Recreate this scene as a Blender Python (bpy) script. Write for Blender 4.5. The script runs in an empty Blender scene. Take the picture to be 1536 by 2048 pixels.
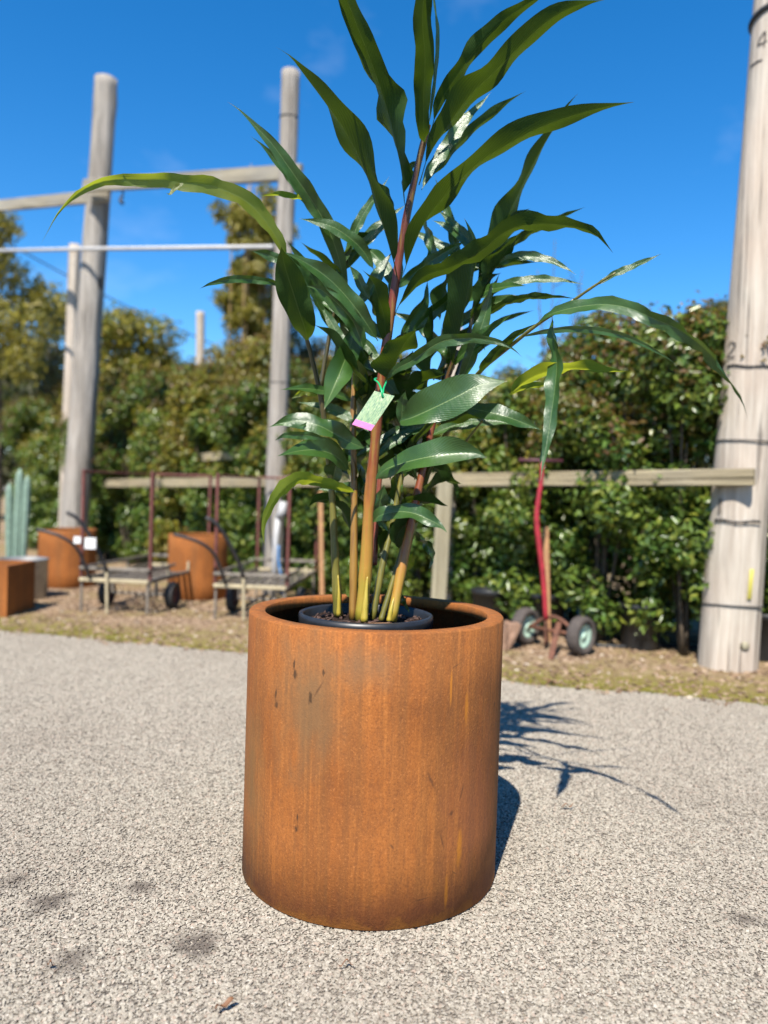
import bpy, bmesh, math, random
import numpy as np
from mathutils import Vector, Matrix, noise

# ------------------------------------------------------------------ camera, sky, sun, exposure
sc = bpy.context.scene
C = sc.collection
FPX = 1540.0                      # focal length in photo pixels (photo 1536 x 2048)
CAM = Vector((0, 0, 1.105))
PITCH, ROLL = math.radians(1.265), math.radians(1.8)
cam_d = bpy.data.cameras.new('camera')
cam_o = bpy.data.objects.new('camera', cam_d); C.objects.link(cam_o)
cam_d.sensor_fit = 'VERTICAL'; cam_d.sensor_height = 36; cam_d.lens = 36 * FPX / 2048
cam_d.clip_start = 0.05; cam_d.clip_end = 2000
CR = Matrix.Rotation(math.pi / 2 - PITCH, 3, 'X') @ Matrix.Rotation(ROLL, 3, 'Z')
cam_o.location = CAM; cam_o.rotation_euler = CR.to_euler()
cam_d.dof.use_dof = True; cam_d.dof.focus_distance = 2.08; cam_d.dof.aperture_fstop = 1.5
sc.camera = cam_o

SUN = Vector((-0.175, -0.56, 0.74)).normalized()      # towards the sun
w = bpy.data.worlds.new('World'); sc.world = w; w.use_nodes = True
nt = w.node_tree; nt.nodes.clear()
sky = nt.nodes.new('ShaderNodeTexSky'); sky.sky_type = 'NISHITA'; sky.sun_disc = False
sky.sun_elevation = math.asin(SUN.z); sky.sun_rotation = math.atan2(SUN.x, SUN.y)
sky.altitude = 300; sky.air_density = 1.0; sky.dust_density = 0.1; sky.ozone_density = 5.0
bg = nt.nodes.new('ShaderNodeBackground'); bg.inputs[1].default_value = 0.100
out = nt.nodes.new('ShaderNodeOutputWorld')
# thin high cloud wisps, by direction over the whole sky
tc = nt.nodes.new('ShaderNodeTexCoord')
mp = nt.nodes.new('ShaderNodeMapping'); mp.inputs['Scale'].default_value = (2.2, 2.2, 4.5); mp.inputs['Location'].default_value = (0.35, 0.1, 0.3)
nz = nt.nodes.new('ShaderNodeTexNoise'); nz.inputs['Scale'].default_value = 1.6; nz.inputs['Detail'].default_value = 6; nz.inputs['Roughness'].default_value = 0.55
cr = nt.nodes.new('ShaderNodeValToRGB'); cr.color_ramp.elements[0].position = 0.60; cr.color_ramp.elements[1].position = 0.95
cr.color_ramp.elements[1].color = (0.25, 0.25, 0.25, 1)
mx = nt.nodes.new('ShaderNodeMix'); mx.data_type = 'RGBA'; mx.inputs[7].default_value = (6.5, 7.0, 7.8, 1)
nt.links.new(tc.outputs['Generated'], mp.inputs[0]); nt.links.new(mp.outputs[0], nz.inputs['Vector'])
nt.links.new(nz.outputs[0], cr.inputs[0]); nt.links.new(cr.outputs[0], mx.inputs[0])
hs = nt.nodes.new('ShaderNodeHueSaturation'); hs.inputs['Saturation'].default_value = 1.32
nt.links.new(sky.outputs[0], hs.inputs['Color']); nt.links.new(hs.outputs[0], mx.inputs[6]); nt.links.new(mx.outputs[2], bg.inputs[0]); nt.links.new(bg.outputs[0], out.inputs[0])

sl = bpy.data.lights.new('sun', 'SUN'); sl.energy = 5.0; sl.angle = math.radians(0.53); sl.color = (1.0, 0.94, 0.85)
so = bpy.data.objects.new('sun', sl); C.objects.link(so)
so.rotation_euler = (-SUN).to_track_quat('-Z', 'Y').to_euler(); so.location = SUN * 30

sc.view_settings.view_transform = 'Standard'; sc.view_settings.look = 'None'
sc.view_settings.exposure = 1.05; sc.view_settings.gamma = 1.0
sc.cycles.use_denoising = True

# ------------------------------------------------------------------ helpers
def at(x, y, d):
    """photo pixel + distance along the ground -> world point"""
    v = CR @ Vector(((x - 768) / FPX, -(y - 1024) / FPX, -1))
    return CAM + v * (d / v.y)
def ground(x, y, z=0.0):
    v = CR @ Vector(((x - 768) / FPX, -(y - 1024) / FPX, -1))
    return CAM + v * ((z - CAM.z) / v.z)

def mesh(name, V, F, mat, parent=None, smooth=True, uv=None):
    me = bpy.data.meshes.new(name)
    loc = Vector((0, 0, 0))
    me.from_pydata([tuple(v) for v in V], [], F)
    if smooth: me.polygons.foreach_set('use_smooth', [True] * len(me.polygons))
    if uv is not None:
        l = me.uv_layers.new(name='UVMap')
        vi = np.zeros(len(me.loops), dtype=np.int32); me.loops.foreach_get('vertex_index', vi)
        l.data.foreach_set('uv', np.asarray(uv, dtype=np.float32)[vi].ravel())
    me.materials.append(mat); me.update()
    o = bpy.data.objects.new(name, me); C.objects.link(o)
    if parent is not None: o.parent = parent
    return o
def thing(name, label, cat, loc=(0, 0, 0), rotz=0, group=None):
    o = bpy.data.objects.new(name, None); o.empty_display_size = 0.1; C.objects.link(o)
    o.location = loc; o.rotation_euler = (0, 0, rotz)
    return tag(o, label, cat, group)
def tag(o, label=None, cat=None, group=None, kind=None):
    if label: o['label'] = label
    if cat: o['category'] = cat
    if group: o['group'] = group
    if kind: o['kind'] = kind
    return o
def rebase(o, loc):
    """move a mesh's origin to loc without moving the mesh"""
    loc = Vector(loc); o.data.transform(Matrix.Translation(-loc)); o.location = loc; return o
def copy_tree(o, parent=None):
    c = o.copy(); C.objects.link(c)
    if parent is not None: c.parent = parent
    for ch in [k for k in bpy.data.objects if k.parent == o]: copy_tree(ch, c)
    return c
def join(parts):
    V, F = [], []
    for v, f in parts:
        n = len(V); V += [Vector(p) for p in v]; F += [tuple(i + n for i in q) for q in f]
    return V, F
def lathe(prof, n=48, c=(0, 0, 0), cap=False):
    V, F = [], []
    for r, z in prof:
        for k in range(n):
            a = 2 * math.pi * k / n; V.append(Vector((c[0] + r * math.cos(a), c[1] + r * math.sin(a), c[2] + z)))
    m = len(prof)
    for i in range(m - 1):
        for k in range(n):
            k2 = (k + 1) % n; F.append((i * n + k, i * n + k2, (i + 1) * n + k2, (i + 1) * n + k))
    if cap: F.append(tuple(range((m - 1) * n, m * n)))
    return V, F
def frame(T, hint=Vector((0, 0, 1))):
    T = T.normalized()
    if abs(T.dot(hint)) > 0.95: hint = Vector((0, 1, 0))
    a = T.cross(hint).normalized(); return a, a.cross(T).normalized()
def tube(path, rad, n=10, cap=True):
    P = [Vector(p) for p in path]
    if not hasattr(rad, '__len__'): rad = [rad] * len(P)
    V, F = [], []
    a = None
    for i, p in enumerate(P):
        T = (P[min(i + 1, len(P) - 1)] - P[max(i - 1, 0)]).normalized()
        if a is None: a, b = frame(T)
        else:
            a = (a - T * a.dot(T)).normalized()
        b = a.cross(T)
        for k in range(n):
            t = 2 * math.pi * k / n; V.append(p + (a * math.cos(t) + b * math.sin(t)) * rad[i])
    for i in range(len(P) - 1):
        for k in range(n):
            k2 = (k + 1) % n; F.append((i * n + k, (i + 1) * n + k, (i + 1) * n + k2, i * n + k2))
    if cap:
        F.append(tuple(range(n))); F.append(tuple(reversed(range((len(P) - 1) * n, len(P) * n))))
    return V, F
def spline(pts, n):
    """catmull-rom, resampled evenly by length; pts are Vectors of any size given as lists"""
    P = np.array([list(p) for p in pts], dtype=float)
    if len(P) == 2:
        t = np.linspace(0, 1, n)[:, None]; return P[0] * (1 - t) + P[1] * t
    Q = np.vstack([2 * P[0] - P[1], P, 2 * P[-1] - P[-2]]); o = []
    for i in range(1, len(Q) - 2):
        for t in np.linspace(0, 1, 12, endpoint=False):
            o.append(0.5 * ((2 * Q[i]) + (-Q[i-1] + Q[i+1]) * t + (2*Q[i-1] - 5*Q[i] + 4*Q[i+1] - Q[i+2]) * t*t + (-Q[i-1] + 3*Q[i] - 3*Q[i+1] + Q[i+2]) * t**3))
    o.append(P[-1]); o = np.array(o)
    s = np.concatenate([[0], np.cumsum(np.linalg.norm(np.diff(o[:, :3], axis=0), axis=1))])
    u = np.linspace(0, s[-1], n)
    return np.stack([np.interp(u, s, o[:, k]) for k in range(o.shape[1])], 1)
def beam(p0, p1, wid, hei, bev=0.006, up=Vector((0, 0, 1))):
    """a timber of rectangular section from p0 to p1 with bevelled edges"""
    p0, p1 = Vector(p0), Vector(p1); T = (p1 - p0); L = T.length; T.normalize()
    side = T.cross(up).normalized(); u2 = side.cross(T)
    bm = bmesh.new(); bmesh.ops.create_cube(bm, size=1)
    for v in bm.verts: v.co = Vector((v.co.x * L, v.co.y * wid, v.co.z * hei))
    if bev: bmesh.ops.bevel(bm, geom=list(bm.edges), offset=min(bev, wid * .3, hei * .3), segments=1, affect='EDGES')
    mid = (p0 + p1) / 2
    V = [mid + T * v.co.x + side * v.co.y + u2 * v.co.z for v in bm.verts]; bm.verts.index_update()
    F = [tuple(v.index for v in f.verts) for f in bm.faces]; bm.free()
    return V, F

# ------------------------------------------------------------------ materials
ALB = 0.78      # overall reflectance of the paints and earths below, set against the exposure
class NM:
    def __init__(s, name):
        s.m = bpy.data.materials.new(name); s.m.use_nodes = True; s.t = s.m.node_tree; s.t.nodes.clear()
        s.out = s.n('ShaderNodeOutputMaterial'); s.tc = s.n('ShaderNodeTexCoord')
    def n(s, typ, **kw):
        x = s.t.nodes.new(typ)
        for k, v in kw.items(): setattr(x, k, v)
        return x
    def l(s, a, b): s.t.links.new(a, b)
    def map(s, scale, src='Object', rot=(0, 0, 0), loc=(0, 0, 0)):
        m = s.n('ShaderNodeMapping'); m.inputs['Scale'].default_value = scale; m.inputs['Rotation'].default_value = rot; m.inputs['Location'].default_value = loc
        s.l(s.tc.outputs[src], m.inputs[0]); return m.outputs[0]
    def noise(s, scale, vec=None, detail=4, rough=0.55):
        x = s.n('ShaderNodeTexNoise'); x.inputs['Scale'].default_value = scale; x.inputs['Detail'].default_value = detail; x.inputs['Roughness'].default_value = rough
        s.l(vec if vec is not None else s.tc.outputs['Object'], x.inputs['Vector']); return x.outputs[0]
    def ramp(s, fac, stops, interp='LINEAR'):
        x = s.n('ShaderNodeValToRGB'); x.color_ramp.interpolation = interp; e = x.color_ramp.elements
        while len(e) < len(stops): e.new(0.5)
        for q, (p, c) in zip(e, stops):
            q.position = p; q.color = (*c, 1) if hasattr(c, '__len__') else (c, c, c, 1)
        s.l(fac, x.inputs[0]); return x.outputs[0]
    def mix(s, fac, a, b, blend='MIX'):
        x = s.n('ShaderNodeMix'); x.data_type = 'RGBA'; x.blend_type = blend
        for sock, v in ((x.inputs[0], fac), (x.inputs[6], a), (x.inputs[7], b)):
            if isinstance(v, bpy.types.NodeSocket): s.l(v, sock)
            elif hasattr(v, '__len__'): sock.default_value = (*v, 1)
            else: sock.default_value = v
        return x.outputs[2]
    def math(s, op, a, b=0.0, c=0.0, clamp=False):
        x = s.n('ShaderNodeMath'); x.operation = op; x.use_clamp = clamp
        for sock, v in zip(x.inputs, (a, b, c)):
            if isinstance(v, bpy.types.NodeSocket): s.l(v, sock)
            else: sock.default_value = v
        return x.outputs[0]
    def bump(s, h, strength=0.3, dist=0.01, prev=None):
        x = s.n('ShaderNodeBump'); x.inputs['Strength'].default_value = strength; x.inputs['Distance'].default_value = dist
        s.l(h, x.inputs['Height'])
        if prev is not None: s.l(prev, x.inputs['Normal'])
        return x.outputs[0]
    def pbr(s, col, rough=0.6, metal=0.0, normal=None, spec=0.5, final=True):
        x = s.n('ShaderNodeBsdfPrincipled')
        if isinstance(col, bpy.types.NodeSocket): col = s.mix(1.0, col, (ALB, ALB, ALB), 'MULTIPLY')
        else: col = tuple(v * ALB for v in col)
        for nm, v in (('Base Color', col), ('Roughness', rough), ('Metallic', metal), ('Specular IOR Level', spec)):
            if isinstance(v, bpy.types.NodeSocket): s.l(v, x.inputs[nm])
            elif hasattr(v, '__len__'): x.inputs[nm].default_value = (*v, 1)
            else: x.inputs[nm].default_value = v
        if normal is not None: s.l(normal, x.inputs['Normal'])
        if final: s.l(x.outputs[0], s.out.inputs[0])
        return x.outputs[0]

def m_simple(name, col, rough=0.6, metal=0.0, var=0.25, scale=18, bump=0.15):
    k = NM(name); n = k.noise(scale, detail=6)
    c = k.ramp(n, [(0.3, tuple(x * (1 - var) for x in col)), (0.7, tuple(min(1, x * (1 + var)) for x in col))])
    k.pbr(c, rough, metal, k.bump(n, bump, 0.004)); return k.m

def m_wood(name, dark, light, warm=None, streak=1.0, axis=2):
    k = NM(name)
    ax_ = lambda a, b: tuple(b if i == axis else a for i in range(3))
    g = k.noise(1.0, k.map(ax_(38, 1.6)), 6, 0.6); g2 = k.noise(1.0, k.map(ax_(120, 4)), 3); big = k.noise(1.7, None, 4)
    c = k.ramp(g, [(0.28, dark), (0.62, light)])
    if warm: c = k.mix(k.ramp(big, [(0.42, 0.0), (0.62, 0.75)]), c, k.mix(0.5, c, warm))
    crack = k.ramp(k.noise(1.0, k.map(ax_(22, 0.55), loc=(3, 1, 2)), 4, 0.55), [(0.34, 1.0), (0.39, 0.0)])
    c = k.mix(k.ramp(k.noise(1.0, k.map(ax_(9, 0.9), loc=(7, 4, 1)), 5, 0.6), [(0.46, 0.0), (0.68, 0.5)]), c, tuple(x * 0.55 for x in dark))
    c = k.mix(k.math('MULTIPLY', crack, 0.75 * streak), c, tuple(x * 0.3 for x in dark))
    h = k.math('SUBTRACT', k.math('ADD', g, k.math('MULTIPLY', g2, 0.5)), k.math('MULTIPLY', crack, 0.9))
    k.pbr(c, 0.85, 0, k.bump(h, 0.8, 0.014), 0.25); return k.m

def m_foliage(name, cols, rough=0.42, trans=0.35, tcol=(0.20, 0.30, 0.03)):
    k = NM(name); g = k.n('ShaderNodeNewGeometry')
    st = [(i / max(1, len(cols) - 1), c) for i, c in enumerate(cols)]
    c = k.ramp(g.outputs['Random Per Island'], st)
    big = k.noise(1.6, None, 3)
    c = k.mix(k.ramp(big, [(0.4, 0.0), (0.65, 0.45)]), c, cols[-1])
    p = k.pbr(c, rough, 0, None, 0.5, final=False)
    t = k.n('ShaderNodeBsdfTranslucent'); k.l(k.mix(0.5, c, tcol), t.inputs[0])
    m = k.n('ShaderNodeMixShader'); m.inputs[0].default_value = trans
    k.l(p, m.inputs[1]); k.l(t.outputs[0], m.inputs[2]); k.l(m.outputs[0], k.out.inputs[0]); return k.m

def m_leaf(name, dark, mid, under, tcol, trans=0.35, yellow=0.0):
    """broad glossy leaf: u across (0..1), v along; pale midrib, oblique side veins"""
    k = NM(name); sp = k.n('ShaderNodeSeparateXYZ'); k.l(k.tc.outputs['UV'], sp.inputs[0])
    u = k.math('ABSOLUTE', k.math('SUBTRACT', sp.outputs[0], 0.5)); v = sp.outputs[1]
    oi = k.n('ShaderNodeObjectInfo')
    rib = k.ramp(u, [(0.006, 1.0), (0.020, 0.0)])
    ph = k.math('ADD', k.math('MULTIPLY', v, 170.0), k.math('ADD', k.math('MULTIPLY', u, -95.0), k.math('MULTIPLY', k.noise(22), 9.0)))
    vein = k.math('ADD', k.math('MULTIPLY', k.math('SINE', ph), 0.5), 0.5)
    nzz = k.noise(14, None, 5)
    c = k.mix(k.ramp(nzz, [(0.35, 0.0), (0.7, 1.0)]), dark, mid)
    c = k.mix(k.math('MULTIPLY', oi.outputs['Random'], 0.35), c, mid)
    c = k.mix(k.math('MULTIPLY', vein, 0.12), c, tuple(x * 1.7 for x in mid))
    if yellow: c = k.mix(k.math('MULTIPLY', k.ramp(k.noise(9), [(0.35, 0.2), (0.65, 1.0)]), yellow), c, (0.30, 0.26, 0.03))
    c = k.mix(k.math('MULTIPLY', rib, 0.8), c, (0.22, 0.30, 0.10))
    ge = k.n('ShaderNodeNewGeometry')
    cu = k.mix(0.65, c, under)
    c = k.mix(ge.outputs['Backfacing'], c, cu)
    # brown scorched tip
    tip = k.math('MULTIPLY', k.ramp(k.math('ADD', v, k.math('MULTIPLY', nzz, 0.03)), [(0.985, 0.0), (1.0, 1.0)]), 0.8)
    c = k.mix(tip, c, (0.16, 0.10, 0.04))
    ro = k.math('ADD', k.math('MULTIPLY', ge.outputs['Backfacing'], 0.2), k.math('ADD', 0.31, k.math('MULTIPLY', nzz, 0.12)))
    nb = k.bump(vein, 0.2, 0.0025); nb = k.bump(k.noise(1.0, k.map((3, 22, 1), 'UV'), 2), 0.22, 0.006, nb)
    p = k.pbr(c, ro, 0, nb, k.math('SUBTRACT', 0.72, k.math('MULTIPLY', ge.outputs['Backfacing'], 0.55)), final=False)
    t = k.n('ShaderNodeBsdfTranslucent'); k.l(k.mix(k.math('MULTIPLY', vein, 0.7), tcol, tuple(x * 0.45 for x in tcol)), t.inputs[0])
    m = k.n('ShaderNodeMixShader'); m.inputs[0].default_value = trans
    k.l(p, m.inputs[1]); k.l(t.outputs[0], m.inputs[2]); k.l(m.outputs[0], k.out.inputs[0]); return k.m

def m_corten(name, marks=True):
    k = NM(name)
    base = k.noise(3.2, None, 5, 0.6); fine = k.noise(170, None, 3, 0.7); spk = k.noise(60, k.map((1, 1, 0.35)), 4, 0.7)
    streak = k.noise(1.0, k.map((26, 26, 1.1)), 5, 0.6); st2 = k.noise(1.0, k.map((75, 75, 2.2)), 3, 0.55)
    c = k.ramp(base, [(0.32, (0.235, 0.076, 0.018)), (0.5, (0.325, 0.108, 0.024)), (0.68, (0.385, 0.133, 0.031))])
    c = k.mix(k.ramp(streak, [(0.42, 0.0), (0.66, 0.55)]), c, (0.175, 0.078, 0.027))
    c = k.mix(k.ramp(st2, [(0.54, 0.0), (0.72, 0.5)]), c, (0.50, 0.178, 0.038))
    c = k.mix(k.ramp(spk, [(0.33, 0.4), (0.52, 0.0)]), c, (0.17, 0.064, 0.024))
    c = k.mix(k.ramp(fine, [(0.32, 0.5), (0.5, 0.0)]), c, (0.15, 0.052, 0.018))
    c = k.mix(k.ramp(fine, [(0.58, 0.0), (0.74, 0.45)]), c, (0.66, 0.26, 0.08))
    if marks:
        sp = k.n('ShaderNodeSeparateXYZ'); k.l(k.tc.outputs['Object'], sp.inputs[0])
        z = sp.outputs[2]
        # damp rust rising from the ground, uneven
        edge = k.math('ADD', z, k.math('MULTIPLY', k.math('SUBTRACT', k.noise(7, None, 6, 0.65), 0.42), -0.22))
        c = k.mix(k.ramp(edge, [(0.0, 0.75), (0.075, 0.0)]), c, (0.16, 0.05, 0.02))
        edge2 = k.math('ADD', z, k.math('MULTIPLY', k.math('SUBTRACT', k.noise(13, None, 6, 0.7), 0.5), -0.16))
        c = k.mix(k.ramp(edge2, [(0.0, 0.6), (0.03, 0.0)]), c, (0.42, 0.16, 0.025))
        # greenish-grey weathered patch high on the front
        def blob(px, pz, sx, sz, hard, rough_amt, rot=0.0):
            dx = k.math('MULTIPLY', k.math('SUBTRACT', sp.outputs[0], px), 1 / sx); dz = k.math('MULTIPLY', k.math('SUBTRACT', z, pz), 1 / sz)
            if rot:
                ux, uz = k.math('SUBTRACT', sp.outputs[0], px), k.math('SUBTRACT', z, pz); cs, sn = math.cos(rot), math.sin(rot)
                dx = k.math('MULTIPLY', k.math('ADD', k.math('MULTIPLY', ux, cs), k.math('MULTIPLY', uz, sn)), 1 / sx)
                dz = k.math('MULTIPLY', k.math('SUBTRACT', k.math('MULTIPLY', uz, cs), k.math('MULTIPLY', ux, sn)), 1 / sz)
            d = k.math('SQRT', k.math('ADD', k.math('MULTIPLY', dx, dx), k.math('MULTIPLY', dz, dz)))
            d = k.math('ADD', d, k.math('MULTIPLY', k.math('SUBTRACT', k.noise(22 if sx > .03 else 130, k.map((1, 1, .4)), 4), 0.5), rough_amt))
            d = k.math('ADD', d, k.math('MULTIPLY', k.math('GREATER_THAN', sp.outputs[1], 0.0), 9.0))
            return k.ramp(d, [(hard, 1.0), (1.0, 0.0)])
        c = k.mix(k.math('MULTIPLY', blob(-0.17, 0.56, 0.13, 0.22, 0.1, 1.6), 0.75), c, (0.18, 0.105, 0.048))
        c = k.mix(k.math('MULTIPLY', blob(-0.02, 0.67, 0.10, 0.07, 0.1, 1.6), 0.6), c, (0.17, 0.10, 0.05))
        c = k.mix(k.math('MULTIPLY', blob(-0.33, 0.30, 0.05, 0.30, 0.1, 1.6), 0.6), c, (0.20, 0.115, 0.042))
        c = k.mix(k.math('MULTIPLY', blob(0.28, 0.25, 0.12, 0.3, 0.1, 1.6), 0.4), c, (0.26, 0.086, 0.044))
        for (px, pz, sx, sz) in [(-0.203, .630, .008, .016), (-0.206, .655, .004, .022), (-0.127, .646, .007, .010), (-0.255, .540, .006, .012), (-0.257, .565, .0035, .02), (-0.188, .235, .006, .011), (-.185, .262, .003, .02), (-.160, .578, .006, .018)]:
            c = k.mix(k.math('MULTIPLY', blob(px, pz, sx, sz, 0.3, 2.4), 0.85), c, (0.055, 0.03, 0.015))
        for (px, pz, sx, sz, ro) in [(.212, .665, .003, .017, -1.1), (.14, .072, .0022, .026, -1.45), (.24, .33, .003, .025, -.25), (.212, .28, .006, .012, -.7), (-.14, .60, .004, .03, -.5), (.155, .375, .005, .03, .4), (.19, .21, .0025, .03, .25), (.06, .31, .0025, .012, -.8), (.225, .12, .002, .010, .8), (.06, .215, .004, .012, .6), (.335, .53, .003, .008, 0.1)]:
            c = k.mix(k.math('MULTIPLY', blob(px, pz, sx, sz, 0.3, 1.2, ro), 0.6), c, (0.075, 0.035, 0.018))
        for (px, pz, sx, sz) in [(.238, .18, .010, .06), (.205, .075, .006, .05), (.245, .55, .006, .05), (.20, .61, .004, .06)]:
            c = k.mix(k.math('MULTIPLY', blob(px, pz, sx, sz, 0.4, 0.8), 0.8), c, (0.50, 0.18, 0.02))
    h = k.math('ADD', k.math('MULTIPLY', fine, 0.6), spk)
    k.pbr(c, 0.8, 0.0, k.bump(h, 0.5, 0.003), 0.2); return k.m

M = {}
M['corten'] = m_corten('corten_steel'); M['corten_plain'] = m_corten('corten_steel_plain', False)
M['pole'] = m_wood('weathered_pole', (0.22, 0.195, 0.165), (0.44, 0.405, 0.36), (0.30, 0.25, 0.20))
M['pale_pole'] = m_wood('pale_pole', (0.42, 0.355, 0.285), (0.62, 0.55, 0.46), (0.54, 0.41, 0.32), 0.8)
M['rail'] = m_wood('treated_rail', (0.28, 0.24, 0.15), (0.46, 0.41, 0.28), (0.30, 0.28, 0.22))
M['rail_x'] = m_wood('treated_rail_long', (0.24, 0.19, 0.11), (0.42, 0.35, 0.22), (0.26, 0.24, 0.19), 1.0, 0)
M['grey_rail'] = m_wood('grey_rail', (0.22, 0.20, 0.17), (0.38, 0.35, 0.28), (0.36, 0.30, 0.18), 1.0, 0)
M['black_plastic'] = m_simple('black_plastic', (0.018, 0.019, 0.021), 0.42, 0, 0.3, 30, 0.08)
M['rubber'] = m_simple('dusty_rubber', (0.075, 0.06, 0.052), 0.85, 0, 0.3, 30, 0.3)
M['black_rubber'] = m_simple('black_rubber', (0.03, 0.028, 0.027), 0.8, 0, 0.3, 30, 0.3)
M['rust'] = m_simple('rusty_steel', (0.14, 0.055, 0.03), 0.8, 0, 0.5, 25, 0.3)
M['red_oxide'] = m_simple('red_oxide_paint', (0.13, 0.036, 0.026), 0.6, 0, 0.35, 25, 0.15)
M['red'] = m_simple('faded_red_paint', (0.36, 0.022, 0.035), 0.45, 0, 0.3, 22, 0.15)
M['maroon'] = m_simple('maroon_steel', (0.085, 0.02, 0.03), 0.6, 0, 0.3, 22, 0.15)
M['mint'] = m_simple('mint_enamel', (0.50, 0.68, 0.54), 0.4, 0, 0.12, 22, 0.05)
M['galv'] = m_simple('galvanised_steel', (0.38, 0.38, 0.37), 0.45, 0.7, 0.2, 12, 0.08)
M['cart_steel'] = m_simple('cart_steel', (0.22, 0.19, 0.155), 0.6, 0.2, 0.35, 16, 0.15)
M['cart_cream'] = m_simple('cart_cream_paint', (0.42, 0.35, 0.22), 0.6, 0, 0.25, 14, 0.15)
M['cart_board'] = m_wood('cart_board', (0.12, 0.105, 0.09), (0.24, 0.21, 0.17), None, 1.0, 1)
M['dark_tube'] = m_simple('black_handle', (0.02, 0.018, 0.018), 0.5, 0, 0.3, 30, 0.05)
M['white'] = m_simple('white_plastic', (0.74, 0.74, 0.72), 0.45, 0, 0.06, 10, 0.03)
M['blue'] = m_simple('blue_hose', (0.07, 0.25, 0.55), 0.5, 0, 0.15, 20, 0.05)
M['black_paint'] = m_simple('black_marker', (0.016, 0.014, 0.013), 0.8, 0, 0.4, 60, 0.1)
M['wire'] = m_simple('dark_wire', (0.05, 0.05, 0.05), 0.5, 0.5, 0.2, 40, 0.05)
M['pipe'] = m_simple('white_pipe', (0.50, 0.49, 0.48), 0.5, 0, 0.15, 10, 0.05)
M['yellow'] = m_simple('yellow_tag', (0.55, 0.48, 0.10), 0.5, 0, 0.1, 10, 0.05)
M['stake'] = m_simple('hardwood_stake', (0.42, 0.22, 0.10), 0.75, 0, 0.25, 20, 0.2)
M['wood_block'] = m_wood('split_wood', (0.20, 0.115, 0.075), (0.40, 0.25, 0.17))
M['bark'] = m_simple('bark', (0.10, 0.075, 0.05), 0.9, 0, 0.4, 18, 0.5)
M['cane'] = m_simple('bamboo_cane', (0.34, 0.23, 0.09), 0.5, 0, 0.3, 9, 0.1)
M['dry_leaf'] = m_simple('dry_leaf', (0.17, 0.075, 0.03), 0.7, 0, 0.5, 40, 0.4)
M['cactus'] = m_simple('cactus_skin', (0.20, 0.29, 0.22), 0.6, 0, 0.2, 20, 0.1)
M['leaf'] = m_leaf('ginger_leaf', (0.020, 0.062, 0.012), (0.048, 0.118, 0.020), (0.018, 0.036, 0.007), (0.14, 0.225, 0.010), 0.20)
M['leaf_y'] = m_leaf('ginger_leaf_yellowing', (0.05, 0.10, 0.012), (0.10, 0.17, 0.02), (0.14, 0.20, 0.03), (0.50, 0.56, 0.03), 0.5, 0.3)
M['hedge'] = m_foliage('hedge_leaves', [(0.045, 0.100, 0.020), (0.085, 0.165, 0.028), (0.12, 0.20, 0.034), (0.23, 0.25, 0.036)], 0.30, 0.28)
M['hedge_y'] = m_foliage('golden_hedge_leaves', [(0.085, 0.14, 0.022), (0.17, 0.205, 0.026), (0.29, 0.26, 0.028), (0.32, 0.235, 0.034)], 0.40, 0.35, (0.30, 0.28, 0.03))
M['hedge_t'] = m_foliage('hedge_tip_leaves', [(0.10, 0.11, 0.02), (0.16, 0.105, 0.025), (0.17, 0.075, 0.03), (0.13, 0.12, 0.02)], 0.42, 0.4, (0.35, 0.25, 0.04))
M['bamboo'] = m_foliage('bamboo_leaves', [(0.16, 0.17, 0.026), (0.32, 0.29, 0.04), (0.42, 0.34, 0.05), (0.23, 0.22, 0.034)], 0.45, 0.4, (0.32, 0.28, 0.05))
M['conifer'] = m_foliage('conifer_leaves', [(0.016, 0.030, 0.012), (0.028, 0.045, 0.016), (0.045, 0.06, 0.02)], 0.6, 0.2)
M['gum'] = m_foliage('far_tree_leaves', [(0.045, 0.058, 0.028), (0.075, 0.082, 0.035), (0.11, 0.10, 0.045)], 0.55, 0.3)

# gravel: pale crushed stone
def m_gravel():
    k = NM('gravel_surface')
    v = k.n('ShaderNodeTexVoronoi'); v.inputs['Scale'].default_value = 115; v.inputs['Randomness'].default_value = 1.0
    k.l(k.tc.outputs['Object'], v.inputs['Vector'])
    sepc = k.n('ShaderNodeSeparateColor'); k.l(v.outputs['Color'], sepc.inputs[0])
    c = k.ramp(sepc.outputs[0], [(0.0, (0.17, 0.145, 0.12)), (0.35, (0.27, 0.235, 0.19)), (0.75, (0.36, 0.32, 0.26)), (1.0, (0.44, 0.395, 0.33))])
    c = k.mix(k.ramp(v.outputs['Distance'], [(0.55, 0.0), (0.8, 0.7)]), c, (0.10, 0.088, 0.078))
    big = k.noise(0.9, None, 6, 0.6)
    c = k.mix(k.ramp(big, [(0.42, 0.0), (0.7, 0.28)]), c, (0.26, 0.22, 0.175))
    h = k.ramp(v.outputs['Distance'], [(0.1, 1.0), (0.85, 0.0)])
    k.pbr(c, 0.9, 0, k.bump(h, 0.8, 0.006), 0.2); return k.m
M['gravel'] = m_gravel()
STAINS = [(p.x, p.y, r) for p, r in ((ground(95, 1800), .07), (ground(140, 1925), .06), (ground(395, 1890), .07), (ground(1480, 1840), .05), (ground(280, 1775), .05), (ground(40, 1760), .06))]
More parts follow.
